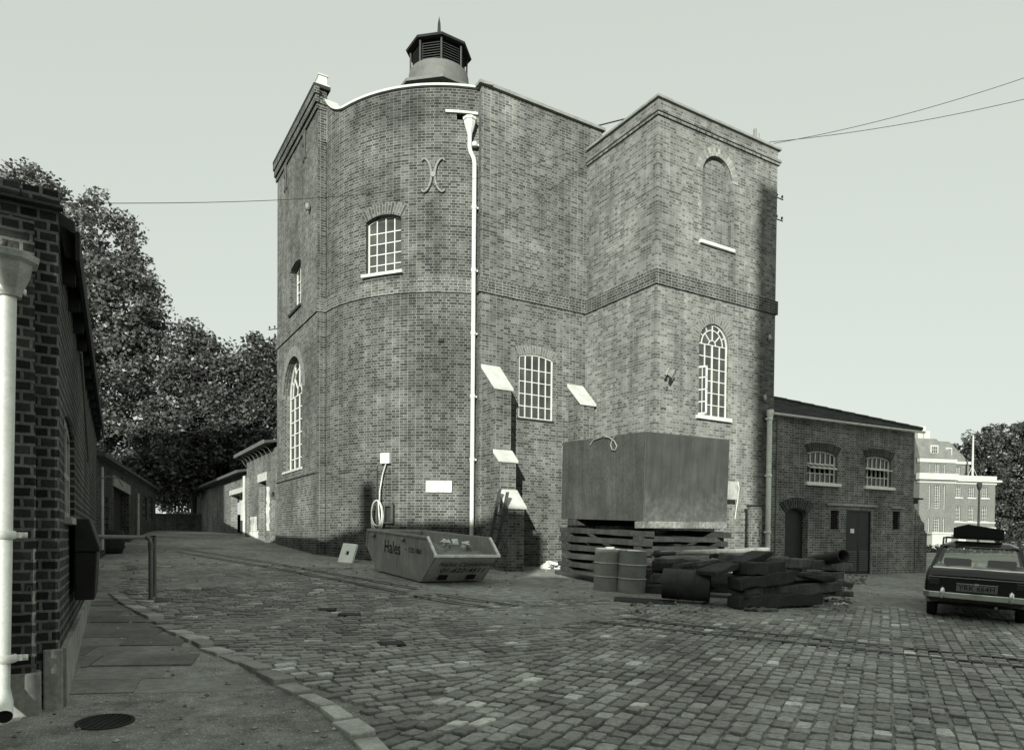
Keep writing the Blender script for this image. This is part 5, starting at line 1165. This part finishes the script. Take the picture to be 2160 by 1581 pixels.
crumple('rubbish_scrap', 'scrap of pale rubbish on the ground at the right end of the timber pile', gp(1775, 1276), .12, 6, flat=.3)
c = gp(1036, 1190); mb = MB(); mb.obox(c - Vector((.11, .05, 0)), (.2, .05, 0), (-.03, .15, 0), (0, 0, .15)); tag(mb.build('concrete_block', CONC, loc=c, bevel=.01), 'small white block on the ground between skip and buttress', 'block')
# concrete slab with a square hole leaning on the bow
a, b = gp(712, 1184), gp(743, 1187); tp = a + Vector((.22, .38, .60)); ex = (b - a).normalized(); w_ = .50; hgt = .60; ey = Vector((.10, .34, .60)).normalized(); nz_ = ex.cross(ey).normalized()
sl = thing('holed_slab', 'white concrete slab with a square hole leaning against the wall left of the skip', 'slab', a); mb = MB(); th = .07; hs = .06
for o0, o1, p0, p1 in ((0, w_, 0, hgt / 2 - hs), (0, w_, hgt / 2 + hs, hgt), (0, w_ / 2 - hs, hgt / 2 - hs, hgt / 2 + hs), (w_ / 2 + hs, w_, hgt / 2 - hs, hgt / 2 + hs)): mb.obox(a + ex * o0 + ey * p0, ex * (o1 - o0), ey * (p1 - p0), -nz_ * th)
mb.build('slab', CONC, sl)
mb = MB(); mb.obox(a + ex * (w_ / 2 - hs) + ey * (hgt / 2 - hs) - nz_ * (th - .012), ex * 2 * hs, ey * 2 * hs, -nz_ * .01); mb.build('hole', DARKIN, sl)  # dark plate behind the opening, standing in for the shade inside it
# hose on the bow, with its white box and pipe
s_, z_ = bz(817, 967); q = Flat(bow, s_, 0.); n3b = Vector((q.n_.x, q.n_.y, 0)); t3b = Vector((q.d.x, q.d.y, 0))
hb = thing('hose_point', 'white box on the bowed wall above the coiled hose', 'tap box', P3(bow, s_, z_ - .14)); mb = MB(); mb.obox(q.P(s_ - .145, z_ - .15, .0), t3b * .29, n3b * .16, Z3 * .30); mb.build('box', WHITE, hb, bevel=.015)
mb = MB(); mb.tube([q.P(s_, z_ + .12, .1), q.P(s_, z_ + .17, .12)], .03, 8); mb.build('tap', BLACKTRIM, hb)
ho = thing('hose_coil', 'white hose looped in a coil over the dark meter cabinet', 'hose', P3(bow, s_ - .2, z_ - 2.0)); mb = MB(); pts = []
for px, py, o_ in ((818, 977, .1), (811, 1000, .1), (806, 1035, .12), (808, 1060, .2)): a_, b_ = bz(px, py); pts.append(P3(bow, a_, b_, o_))
for k in range(60):
    t = k / 20 * 2 * math.pi + .6; rx, rz = .16 + .012 * (k // 20), .36 + .06 * (k // 20); a_, b_ = bz(803, 1082); pts.append(P3(bow, a_ + rx * math.sin(t) * 1.0, b_ - .06 * (k // 20) + rz * math.cos(t), .2 + .02 * math.sin(t * 1.7)))
a_, b_ = bz(808, 1120); pts.append(P3(bow, a_, b_ + .3, .2)); pts.append(P3(bow, a_, b_ - .2, .15)); mb.tube(pts, .021, 7); mb.build('hose', WHITE_OLD, ho)
# timber ladder leaning on the buttress
ld = thing('leaning_ladder', 'short dark timber ladder leaning on the lowest buttress cap', 'ladder', gp(1030, 1196)); 
la, lb2 = at(1026, 1190, 17.95), at(1041, 1194, 17.9); ta, tb2 = at(1056, 1030, 18.4), at(1072, 1037, 18.35)
for a, b in ((la, ta), (lb2, tb2)): mb = MB(); d_ = (b - a); s3 = Vector((.06, .02, 0)); mb.obox(a - s3 * .5, s3, Vector((-.03, .08, 0)), d_); mb.build('rail', TIMBERD, ld)
for t_ in (.12, .3, .48, .66, .82): mb = MB(); mb.tube([la.lerp(ta, t_), lb2.lerp(tb2, t_)], .022, 6); mb.build('rung', TIMBER, ld)

# ------------------------------------------------------------------ steel tank on a timber crib
M0 = at(1357, 1098, 16.4); tv = (V3 + Z3 * .037).normalized(); tu = (U3 + Z3 * .012).normalized(); tn = tu.cross(tv).normalized(); TL, TW, THt = 3.30, 2.78, 2.06
tank = thing('steel_tank', 'large plain rusty steel tank raised on a crib of timbers', 'tank', M0 + tv * TL / 2 + tu * TW / 2); mb = MB()
th = .02
mb.obox(M0, tv * TL, tu * th, tn * THt); mb.obox(M0 + tu * (TW - th) + tv * th, tv * (TL - th), tu * th, tn * THt); mb.obox(M0 + tv * (TL - th) + tu * th, tu * (TW - 2 * th), tv * th, tn * THt); mb.obox(M0 + tu * th + tv * th, tu * (TW - 2 * th), tv * (TL - 2 * th), tn * th)
mb.build('shell', RUST, tank)
def limed():
    b = NB('lime_stained_steel'); o = b.obj(); gsp = b.n('SeparateXYZ'); b.l(b.n('TexCoord').outputs['Generated'], gsp.inputs[0])
    g = b.rng(b.noise(o, 2.2, 5), .25, .75, .03, .052); g = b.math('MULTIPLY', g, b.rng(b.noise(vscale(b, o, (5, 5, .35)), 2.2, 5), .3, .7, .75, 1.25))
    e = b.math('ADD', gsp.outputs[2], b.rng(b.noise(o, 3.2, 6, .7), .3, .7, -.22, .22))
    b.base(b.mix(b.rng(e, .02, .38, 1, 0), g, b.math('MULTIPLY', b.rng(b.noise(o, 7, 5, .7), .3, .7, .5, 1.4), .08)))
    b.b.inputs['Roughness'].default_value = .7; b.bump(b.noise(o, 25, 4), .1, .02); return b.m
mb = MB(); mb.obox(M0 + tu * th, tu * (TW - th), tv * th, tn * THt); mb.build('end_plate', limed(), tank)
mb = MB(); mb.tube([M0 - tn * .0, M0 + tn * THt], .014, 6); mb.build('weld_seam', RUST, tank)
rp_ = thing('tank_rope', 'loop of wire rope hanging over the top edge of the tank', 'rope', M0 + tv * 1.3 + tn * THt); mb = MB(); tp = M0 + tn * (THt + .02) - tu * .03
b0 = [(1245, 938), (1252, 927), (1270, 921), (1274, 917), (1278, 921), (1285, 922), (1296, 930), (1301, 940), (1298, 949), (1291, 948), (1288, 938), (1291, 928), (1296, 920)]
pts = []
for px, py in b0:
    v = ray(px, py); n_ = tu; pl = M0 - tu * .04; k = (pl - Vector((0, 0, EYE))).dot(n_) / v.dot(n_); pts.append(Vector((0, 0, EYE)) + v * k)
mb.tube(pts, .018, 6); mb.build('rope', plain('rope_steel', .2, .6, .2, 8, 0), rp_)
def beam(name, label, cat, a, b, w, h, m, group=None, up=Z3, bev=.012, jig=.0):
    a, b = Vector(a), Vector(b); d = (b - a); L_ = d.length; d = d / L_; s = d.cross(up).normalized(); u_ = s.cross(d).normalized(); n = 7
    mb = MB(); V = []
    for i in range(n + 1):
        t = i / n; e_ = .0 if 0 < i < n else .0; jw = lambda: random.uniform(-jig, jig)
        V += [Vector((x * w / 2 + jw(), t * L_, z * h + jw())) for x, z in ((-1, 0), (1, 0), (1, 1), (-1, 1))]
    F = [(3, 2, 1, 0), tuple(range(4 * n, 4 * n + 4))] + [(4 * i + k, 4 * i + (k + 1) % 4, 4 * i + 4 + (k + 1) % 4, 4 * i + 4 + k) for i in range(n) for k in range(4)]
    mb.mesh(V, F); o = mb.build(name, m, None, world=False, bevel=bev); M = Matrix((s, d, u_)).transposed().to_4x4(); M.translation = a; o.matrix_world = M
    return tag(o, label, cat, group)
random.seed(21); cg = 'timbers of the crib under the tank'
ordn = ['lowest', 'second', 'third', 'fourth', 'fifth', 'topmost']
gM = float(ground(M0.x + .5, M0.y + 1.2)); zb0 = min(float(ground((M0 + tv * t_).x, (M0 + tv * t_).y)) for t_ in (0, TL)) - .02
lev = (M0.z - .17 - zb0) / 6.
for k in range(6):
    zz = zb0 + k * lev
    for side, off in (('skip', .02), ('annex', TW - .3)):
        a = M0 + tu * (off + random.uniform(-.05, .05)) - tv * random.uniform(.02, .22) + tu * .12; a.z = 0; b = a + tv * (TL + random.uniform(-.1, .25)); za = zz + .022; a.z = za; b.z = za + .12 * 1.0
        beam('crib_timber', f'{ordn[k]} lengthwise timber of the crib, on the side towards the {side}', 'timber', a, b, .26, lev * .62, TIMBER if random.random() < .7 else TIMBERD, cg, jig=.012)
    for side, off in (('drums', .05), ('brick tower', TL - .35)):
        a = M0 + tv * (off + random.uniform(-.04, .04) + .14) - tu * random.uniform(.0, .12); b = a + tu * (TW + random.uniform(-.05, .12)); dz = .12 * (off / TL); a.z = b.z = zz + .022 + lev * .5 + dz
        if k < 5: beam('crib_timber', f'{ordn[k]} cross timber of the crib, on the side towards the {side}', 'timber', a, b, .25, lev * .55, TIMBER, cg, jig=.012)
for side, off, m_ in (('drums', .12, plain('whitewashed_timber', .16, .8, .8, 1.4, .2)), ('brick tower', TL - .5, TIMBER)):
    a = M0 + tv * off - tu * .03; b = a + tu * (TW + .02); a.z = M0.z - .175 + .037 * off; b.z = a.z + .012 * TW
    beam('bearer', f'squared bearer directly under the tank, on the side towards the {side}', 'timber', a, b, .3, .165, m_, 'bearers under the tank')
a = gp(1178, 1210); b = gp(1262, 1228); beam('ground_plank', 'flat plank on the ground at the foot of the crib, left of the drums', 'timber', a + Z3 * .01, b + Z3 * .01, .24, .09, TIMBERD)
# drums
def drum(label, loc, rotm, m, cap=False):
    o = thing('oil_drum', label, 'drum', loc, rotm, 'oil drums by the crib'); r = .292; b = MB()
    
    for pf in ([(0, .03), (r - .02, .03), (r - .015, 0), (r, .005)], [(r, .005), (r, .28)], [(r, .28), (r + .012, .29), (r + .014, .30), (r + .012, .31), (r, .32)], [(r, .32), (r, .57)], [(r, .57), (r + .012, .58), (r + .014, .59), (r + .012, .60), (r, .61)], [(r, .61), (r, .872)], [(r, .872), (r + .006, .88), (r - .006, .888), (r - .018, .86)], [(r - .018, .86), (0, .86)]): b.lathe(pf, seg=40)
    pass; b.build('body', m, o, world=False)
    b = MB(); b.lathe([(0, .86), (.03, .86), (.03, .885), (0, .885)], (.17, .05, 0), 12); b.lathe([(0, .86), (.02, .86), (.02, .88), (0, .88)], (-.18, -.03, 0), 12); b.build('bung', IRON, o, world=False)
    for z in (.30, .59): b = MB(); b.lathe([(r + .008, z - .014), (r + .0165, z - .004), (r + .0165, z + .004), (r + .008, z + .014)], seg=36); b.build('rolling_hoop', DRUMD if m is DRUMD else DRUMH, o, world=False)
    return o
DRUMH = plain('drum_hoop', .48, .4, .2, 6, 0, spec=.5)
d1 = gp(1280, 1243); d1.y += .0; dr1 = drum('upright steel drum with a white tin on top, left of its pair by the crib', d1, yaw_ground(.4), DRUMG)
d2 = gp(1335.5, 1251); d2 = d2 + Vector((0, .25, .01)); drum('upright steel drum, the right of the two in front of the crib', d2, yaw_ground(2.1), plain('drum_grey_dark', .23, .4, .25, 3, .05, spec=.5))
top = ROOTM[dr1.name] @ Vector((0, 0, .886)); mb = MB(); mb.lathe([(0, 0), (.10, 0), (.105, .05), (.095, .06), (0, .062)], (0, 0, 0), 18); o = mb.build('tin_lid', WHITE, None, world=False); o.location = top + Vector((.02, -.02, -.02)); tag(o, 'flat white tin on top of the left upright drum', 'tin')
c3 = gp(1395, 1262); ax = Vector((.93, -.30, 0)); ax.z = float(ground(c3.x + ax.x, c3.y + ax.y) - ground(c3.x, c3.y)); ax.normalize(); q = ax.to_track_quat('Z', 'Y').to_matrix()
drum('dark drum lying on its side in front of the timber pile', at(1398, 1229, 13.6), q, DRUMD)
# timber heap
TIMBERH = plain('heap_timber', .12, .85, .5, 2.5, .4, streak=.35)  # old timber lightened because the heap lies in shade
random.seed(33); pg = 'timbers of the heap right of the drums'
def hb_(px0, py0, y0, px1, py1, y1, w, h, m, label, **kw): return beam('heap_timber', label, 'timber', at(px0, py0, y0), at(px1, py1, y1), w, h, m, pg, jig=.028, bev=.02, **kw)
hb_(1545, 1281, 12.9, 1722, 1272, 13.7, .34, .22, TIMBERD, 'thick black baulk at the very front bottom of the heap')
hb_(1556, 1262, 13.1, 1762, 1246, 14.6, .3, .2, TIMBERH, 'long weathered baulk second from the ground at the front of the heap')
hb_(1548, 1243, 12.9, 1665, 1226, 13.5, .34, .22, TIMBERD, 'short dark baulk end above the front baulks')
hb_(1596, 1222, 13.3, 1768, 1222, 14.8, .3, .16, TIMBERH, 'grey baulk in the right half of the heap, resting below the long beam')
hb_(1560, 1212, 13.0, 1640, 1208, 13.5, .4, .24, TIMBERD, 'squat black block near the top front of the heap')
hb_(1360, 1252, 15.0, 1560, 1248, 14.6, .3, .2, TIMBERD, 'dark baulk on the ground behind the lying drum')
hb_(1372, 1228, 15.2, 1600, 1226, 14.8, .3, .18, TIMBERH, 'grey baulk behind the lying drum, second from the ground')
hb_(1376, 1205, 15.2, 1610, 1204, 15.0, .3, .18, TIMBERD, 'dark baulk behind the drums, third from the ground')
hb_(1380, 1188, 15.3, 1640, 1192, 15.0, .28, .14, TIMBERH, 'upper baulk behind the lying drum')
hb_(1374, 1172, 14.7, 1622, 1163, 15.4, .12, .085, TIMBERL, 'long pale scaffold plank lying across the top of the heap')
hb_(1442, 1181, 14.5, 1548, 1188, 14.3, .12, .06, TIMBERL, 'short pale board just under the scaffold plank')
hb_(1600, 1194, 14.3, 1680, 1201, 14.6, .14, .07, TIMBERL, 'short pale board poking out under the long beam')
hb_(1522, 1186, 13.5, 1792, 1206, 14.9, .2, .19, TIMBERH, 'long squared beam sloping down to the right across the heap')
hb_(1490, 1216, 13.0, 1612, 1172, 13.6, .55, .12, TIMBERD, 'wide black slab tilted up from the lying drum')
hb_(1640, 1236, 14.0, 1735, 1232, 15.0, .26, .18, TIMBERL, 'pale broken timber stub at the right side of the heap')
hb_(1650, 1263, 13.6, 1792, 1256, 15.0, .16, .1, TIMBERH, 'thin grey rail lying along the right foot of the heap')
hb_(1600, 1205, 13.4, 1755, 1228, 14.2, .14, .1, TIMBERD, 'slim dark rail slanting down through the middle right of the heap')
hb_(1420, 1200, 14.2, 1560, 1181, 14.0, .16, .09, TIMBERH, 'grey batten slanting up behind the lying drum')
hb_(1690, 1216, 14.9, 1798, 1240, 14.6, .13, .09, TIMBERH, 'broken grey lath dipping to the ground at the right end of the heap')
hb_(1500, 1242, 13.3, 1580, 1262, 12.8, .13, .08, TIMBERD, 'short dark offcut leaning between lying drum and baulks')
hb_(1630, 1190, 14.2, 1752, 1181, 15.2, .1, .06, TIMBERH, 'narrow grey board under the iron pipe')
hb_(1500, 1178, 14.9, 1660, 1184, 15.6, .15, .1, TIMBERD, 'dark batten behind the pale scaffold plank')
hb_(1570, 1286, 12.6, 1640, 1290, 12.7, .1, .05, TIMBERH, 'small grey offcut on the cobbles in front of the heap')
a, b = at(1700, 1186, 15.4), at(1778, 1172, 14.0); pi_ = thing('iron_pipe', 'open-ended iron pipe lying on the heap, its mouth towards the camera', 'pipe', a); d_ = (b - a).normalized(); Q = d_.to_track_quat('Z', 'Y').to_matrix(); Lp = (b - a).length
mb = MB(); mb.lathe([(.105, 0), (.125, 0), (.125, Lp), (.13, Lp), (.13, Lp + .02), (.105, Lp + .02), (.105, .2), (0, .2)], a, 22, mat=Q); mb.build('pipe', plain('pipe_iron', .03, .55, .3, 6, .1), pi_)
a = at(1381, 1168, 14.3); mb = MB(); dd_ = Vector((.8, .5, .03)).normalized(); mb.lathe([(0, 0), (.05, 0), (.075, .02), (.075, .12), (.045, .13), (.045, .55), (0, .55)], a, 14, mat=dd_.to_track_quat('Z', 'Y').to_matrix()); tag(mb.build('pipe_flange', plain('pipe_iron', .03, .55, .3, 6, .1), loc=a), 'flanged end of a thin pipe beside the right upright drum', 'pipe')
# rubble by the annex door and round the heap
mb = MB(); random.seed(5)
for k in range(420):
    u_ = random.random()
    if u_ < .45: p = gp(random.uniform(1690, 1830), random.uniform(1212, 1232))
    elif u_ < .8: p = gp(random.uniform(1730, 1800), random.uniform(1240, 1292))
    else: p = gp(random.uniform(1320, 1500), random.uniform(1272, 1298))
    r = random.uniform(.015, .06); V = [p + Vector((r * random.uniform(.6, 1.3) * a, r * random.uniform(.6, 1.3) * b, r * c * .8 + r * .2)) for a, b, c in ((1, .3, 0), (-1, .2, 0), (0, 1, 0), (.2, -1, 0), (0, 0, 1), (0, 0, -.5))]
    mb.mesh(V, [(0, 2, 4), (2, 1, 4), (1, 3, 4), (3, 0, 4), (2, 0, 5), (1, 2, 5), (3, 1, 5), (0, 3, 5)])
o = mb.build('rubble', plain('rubble_bits', .16, .9, .4, 8, .3, island=.7)); o['kind'] = 'stuff'
# white switch box and round bollard at the foot of the tower
s_, z_ = fT.sz(1537, 1036); swb = thing('switch_box', 'white metal box on the tower wall just right of the tank', 'box', P3(fT, s_, z_ - .3)); mb = MB(); mb.pbox(fT, s_ - .44, s_ + .03, z_ - .26, z_ + .26, .0, .32); mb.build('case', plain('case_grey', .3, .5, .3, 4, .05), swb, bevel=.02)
mb = MB(); mb.tube([P3(fT, s_ + .26, z_ + .3, .1), P3(fT, s_ + .3, z_ + .1, .12), P3(fT, s_ + .22, z_ - .8, .05)], .02, 6); mb.build('cable', WHITE_OLD, swb)
s_, z_ = fT.sz(1566, 1066); p = P3(fT, s_, 0, .45); g_ = float(ground(p.x, p.y)); bo = thing('brick_pier', 'round-topped dark pier standing against the tower beside the white box', 'pier', (p.x, p.y, g_)); mb = MB(); mb.lathe([(.2, -.1), (.2, z_ - g_ - .06), (.0, z_ - g_ - .05)], (p.x, p.y, g_), 20); mb.build('shaft', BR_MID, bo); mb = MB(); mb.lathe([(.2, z_ - g_ - .05), (.235, z_ - g_ - .04), (.235, z_ - g_), (0, z_ - g_ + .02)], (p.x, p.y, g_), 20); mb.build('cap', BLACKTRIM, bo)

# ------------------------------------------------------------------ estate car
def carglass():
    b = NB('car_glass'); tr = b.n('BsdfTransparent'); tr.inputs[0].default_value = (.93, .95, .9, 1); gl = b.n('BsdfGlossy'); gl.inputs['Roughness'].default_value = .03; gl.inputs[0].default_value = (.9, .92, .88, 1); fr = b.n('Fresnel'); fr.inputs[0].default_value = 1.5; mx = b.n('MixShader')
    b.l(b.math('ADD', fr.outputs[0], .05), mx.inputs[0]); b.l(tr.outputs[0], mx.inputs[1]); b.l(gl.outputs[0], mx.inputs[2]); b.l(mx.outputs[0], b.t.nodes['Material Output'].inputs[0]); return b.m
CG = carglass()
ca = math.atan2(.83, .56) - math.pi / 2; cpos = Vector((8.05, 12.25)); car = thing('estate_car', 'dark estate car seen from behind, parked at the right edge', 'car', gz(cpos.x, cpos.y), yaw_ground(ca))
def station(y, hw, zb, zm, zt, crown=.02): return [Vector((x, y, z)) for x, z in ((0, zb), (hw * .86, zb), (hw * .96, zb + .05), (hw, zm - .1), (hw * 1.0, zm), (hw * .985, zt - .12), (hw * .955, zt - .03), (hw * .90, zt), (0, zt + crown))]
def loft(b, sts, capf=True, capb=True):
    n = len(sts[0]); V = []; 
    for s in sts: V += s + [Vector((-p.x, p.y, p.z)) for p in s[-2:0:-1]]
    m_ = 2 * n - 2; F = [(i * m_ + k, i * m_ + (k + 1) % m_, (i + 1) * m_ + (k + 1) % m_, (i + 1) * m_ + k) for i in range(len(sts) - 1) for k in range(m_)]
    b.mesh(V, F, True); 
    if capf: b.poly(V[:m_][::-1] if False else V[:m_])
    if capb: b.poly(V[-m_:])
b = MB(); loft(b, [station(.0, .745, .36, .60, .80, .01), station(.03, .77, .34, .62, .86, .01), station(.10, .79, .32, .64, .91), station(.3, .80, .26, .66, .93), station(1.0, .815, .2, .66, .93), station(2.4, .815, .2, .66, .92), station(3.2, .80, .22, .64, .90), station(4.0, .77, .26, .62, .84), station(4.2, .74, .36, .6, .78)])
# wheel-arch darks are modelled with the wheels; body
body = b.build('body', CARPAINT, car, world=False)
b = MB(); zt_ = 1.38
def gh(y, hwb, hwt, z0, z1): return [Vector((hwb, y, z0)), Vector((hwt, y, z1))]
rb1, rt1 = Vector((.70, .14, .93)), Vector((.57, .55, 1.31)); wb1, wt1 = Vector((.70, 3.05, .92)), Vector((.58, 2.45, 1.31))
# roof
b.mesh([(-.57, .52, 1.31), (.57, .52, 1.31), (.60, 1.2, 1.335), (.60, 2.45, 1.31), (-.60, 2.45, 1.31), (-.60, 1.2, 1.335), (-.42, .60, 1.375), (.42, .60, 1.375), (.44, 1.3, 1.40), (.42, 2.3, 1.37), (-.42, 2.3, 1.37), (-.44, 1.3, 1.40)], [(0, 1, 7, 6), (1, 2, 8, 7), (2, 3, 9, 8), (3, 4, 10, 9), (4, 5, 11, 10), (5, 0, 6, 11), (6, 7, 8, 11), (8, 9, 10, 11)], True)
b.build('roof', CARPAINT, car, world=False)
b = MB()
for sg in (-1, 1):
    for (x0, y0, z0), (x1, y1, z1), w in (((.71, .13, .92), (.58, .54, 1.32), .05), ((.73, 1.0, .92), (.60, 1.08, 1.325), .045), ((.73, 1.95, .92), (.60, 1.9, 1.32), .04), ((.71, 3.05, .91), (.59, 2.45, 1.31), .035)):
        a_, c_ = Vector((sg * x0, y0, z0)), Vector((sg * x1, y1, z1)); b.obox(a_ - Vector((.025, w / 2, 0)), (.05, 0, 0), (0, w, 0), c_ - a_)
    b.obox((sg * .595 - .02, .54, 1.295), (.04, 0, 0), (0, 1.95, 0), (0, 0, .03))
b.obox((-.57, .50, 1.29), (1.14, 0, 0), (0, .05, 0), (0, 0, .03)); b.build('pillars', CARPAINT, car, world=False)
b = MB(); b.poly([(-.69, .135, .93), (.69, .135, .93), (.565, .53, 1.305), (-.565, .53, 1.305)]); b.build('rear_window', CG, car, world=False)
b = MB(); b.poly([(-.70, 3.03, .93), (.70, 3.03, .93), (.58, 2.46, 1.3), (-.58, 2.46, 1.3)]); b.build('windscreen', CG, car, world=False)
for sg in (-1, 1):
    b = MB()
    for y0, y1, t0, t1 in ((.2, .98, .58, 1.06), (1.03, 1.93, 1.1, 1.88), (1.98, 2.98, 1.92, 2.44)): b.poly([(sg * .72, y0, .93), (sg * .72, y1, .93), (sg * .6, t1, 1.31), (sg * .6, t0, 1.31)])
    b.build('side_window', CG, car, world=False)
b = MB(); b.obox((-.70, .128, .925), (1.4, 0, 0), (0, .012, -.002), (0, .005, .018)); b.obox((-.58, .50, 1.305), (1.16, 0, 0), (0, .012, 0), (0, 0, .014)); b.obox((-.72, -.012, .765), (1.44, 0, 0), (0, .02, 0), (0, 0, .012)); b.obox((-.30, -.016, .665), (.60, 0, 0), (0, .02, 0), (0, 0, .014)); b.box((0, -.012, .655), .06, .03, .035); b.build('chrome_trim', CHROME, car, world=False)
for sx in (-.36, .36):
    b = MB(); b.box((sx, 1.75, .55), .46, .14, .50); b.build('seat', DARKIN, car, world=False, bevel=.03)
b = MB(); pts = [Vector((-.82, .35, .46)), Vector((-.80, .02, .46)), Vector((-.70, -.07, .46)), Vector((0, -.10, .46)), Vector((.70, -.07, .46)), Vector((.80, .02, .46)), Vector((.82, .35, .46))]
for p, q in zip(pts, pts[1:]): b.obox(p - Z3 * .05, q - p, Vector((0, 0, .10)), (q - p).cross(Z3).normalized() * -.025)
bu = b.build('bumper', CHROME, car, world=False, bevel=.01)
for sx in (-.5, .5): b = MB(); b.lathe([(0, -.08), (.035, -.06), (.042, 0), (.035, .09), (0, .12)], (sx, -.11, .48), 12); b.build('overrider', CHROME, bu, world=False)
b = MB(); b.box((0, -.125, .485), .17, .04, .02); b.build('plate_lamp', CHROME, bu, world=False)
b = MB(); b.obox((-.30, -.02, .54), (.60, 0, 0), (0, .012, 0), (0, 0, .112)); npl = b.build('number_plate', PLATE, car, world=False)
lettering(npl, 'YRK 664H', .118, (0, -.0225, .598), (1, 0, 0), (0, 0, 1), BLACK, False, 0, True)
for sx in (-.64, .64): b = MB(); b.box((sx, -.005, .63), .16, .04, .11); b.build('tail_light', plain('tail_lens', .03, .2, .1, 6, 0, spec=.6), car, world=False, bevel=.01)
for sx in (-.68, .68):
    for y in (.78, 3.4):
        b = MB(); Q = Matrix.Rotation(R(90), 3, 'Y'); b.lathe([(.19, -.075), (.28, -.08), (.295, -.05), (.297, .05), (.28, .08), (.19, .075)], (sx, y, .297), 28, mat=Q); tw = b.build('tyre', RUBBER, car, world=False)
        b = MB(); b.lathe([(0, -.02), (.1, -.05), (.19, -.07), (.19, .07), (.1, .05), (0, .02)], (sx, y, .297), 20, mat=Q); b.build('rim', IRON, tw, world=False)
b = MB(); b.tube([(.3, .05, .3), (.3, -.06, .3)], .025, 8); b.build('exhaust', IRON, car, world=False)
b = MB()
for y in (.95, 2.0):
    b.obox((-.60, y, 1.44), (1.2, 0, 0), (0, .03, 0), (0, 0, .03))
    for sg in (-1, 1): b.obox((sg * .59 - .015, y, 1.32), (.03, 0, 0), (0, .03, 0), (0, 0, .13))
b.build('roof_rack', IRON, car, world=False)
rk = thing('roof_load', 'black pitched wooden case carried on the roof rack of the estate car', 'case', ROOTM[car.name] @ Vector((-.14, 1.5, 1.47)), yaw_ground(ca)); b = MB()
b.prism([(-.30, -.62, 0), (.48, -.62, 0), (.48, -.62, .17), (-.08, -.62, .25), (-.30, -.62, .18)], (0, 1.3, 0)); b.build('case', plain('case_black', .008, .7, .2, 4, .05), rk, world=False, bevel=.012)
b = MB()
for y in (-.3, .4): b.obox((-.31, y, -.004), (.80, 0, 0), (0, .04, 0), (0, 0, .02))
b.build('batten', BLACKTRIM, rk, world=False)

# ------------------------------------------------------------------ overhead wires
def wire(label, pts, r, sag=0.):
    mb = MB(); P_ = []
    for (a, b) in zip(pts, pts[1:]):
        for k in range(12): t = k / 12; q = Vector(a).lerp(Vector(b), t); P_.append(q - Z3 * sag * 4 * t * (1 - t))
    P_.append(Vector(pts[-1])); mb.tube(P_, r, 5); o = mb.build('overhead_cable', CABLE, loc=P_[0]); tag(o, label, 'cable')
a = at(130, 428, 8.5); b = at(1236, 310, 21.0); mid = at(905, 393, 17.2); wire('thin cable slung from the sooty store across the bowed corner to the tower', [a, mid, b], .0048, .12)
c = P3(fT, LT - .1, ZT - .2, .2); c = at(1632, 303, 22); wire('upper of two thin cables leaving the tower top to the right', [c, at(2180, 158, 20), at(3400, -190, 19)], .009, .16)
c = at(1622, 300, 22.2); wire('lower of two thin cables leaving the tower top to the right', [c, at(2180, 205, 20), at(3400, 10, 19)], .009, .14)

# ------------------------------------------------------------------ plain unseen blocks added behind the camera to shade the yard
def shade_block(x0, x1, y0, y1, h, chim=None):
    mb = MB(); mb.obox((x0, y0, -2), (x1 - x0, 0, 0), (0, y1 - y0, 0), (0, 0, h + 2))
    if chim: mb.obox((chim, y1 - .6, h - .1), (.42, 0, 0), (0, .42, 0), (0, 0, 1.4))
    return struct(mb.build('building', BR_FAR))  # only a plain sun-blocking slab, out of view
shade_block(-24, -7.3, -10.7, -10, 10.5, -9.25)
shade_block(-7.29, -5.93, -10.7, -10, 4.25)
shade_block(-5.92, -4.05, -10.7, -10, 10.5)
mb = MB(); mb.obox((-7.29, -10.7, 8.2), (1.36, 0, 0), (0, .7, 0), (0, 0, 2.29)); struct(mb.build('building', BR_FAR))  # added slab over the gap that lets sun onto the store front
shade_block(-4.0, 24, -14, -10, 8.5)
shade_block(-48, -22.1, -12, -11, 22.5)  # added to darken the lower trees and the far end of the lane
shade_block(1.30, 24, -26, -16, 22.75)
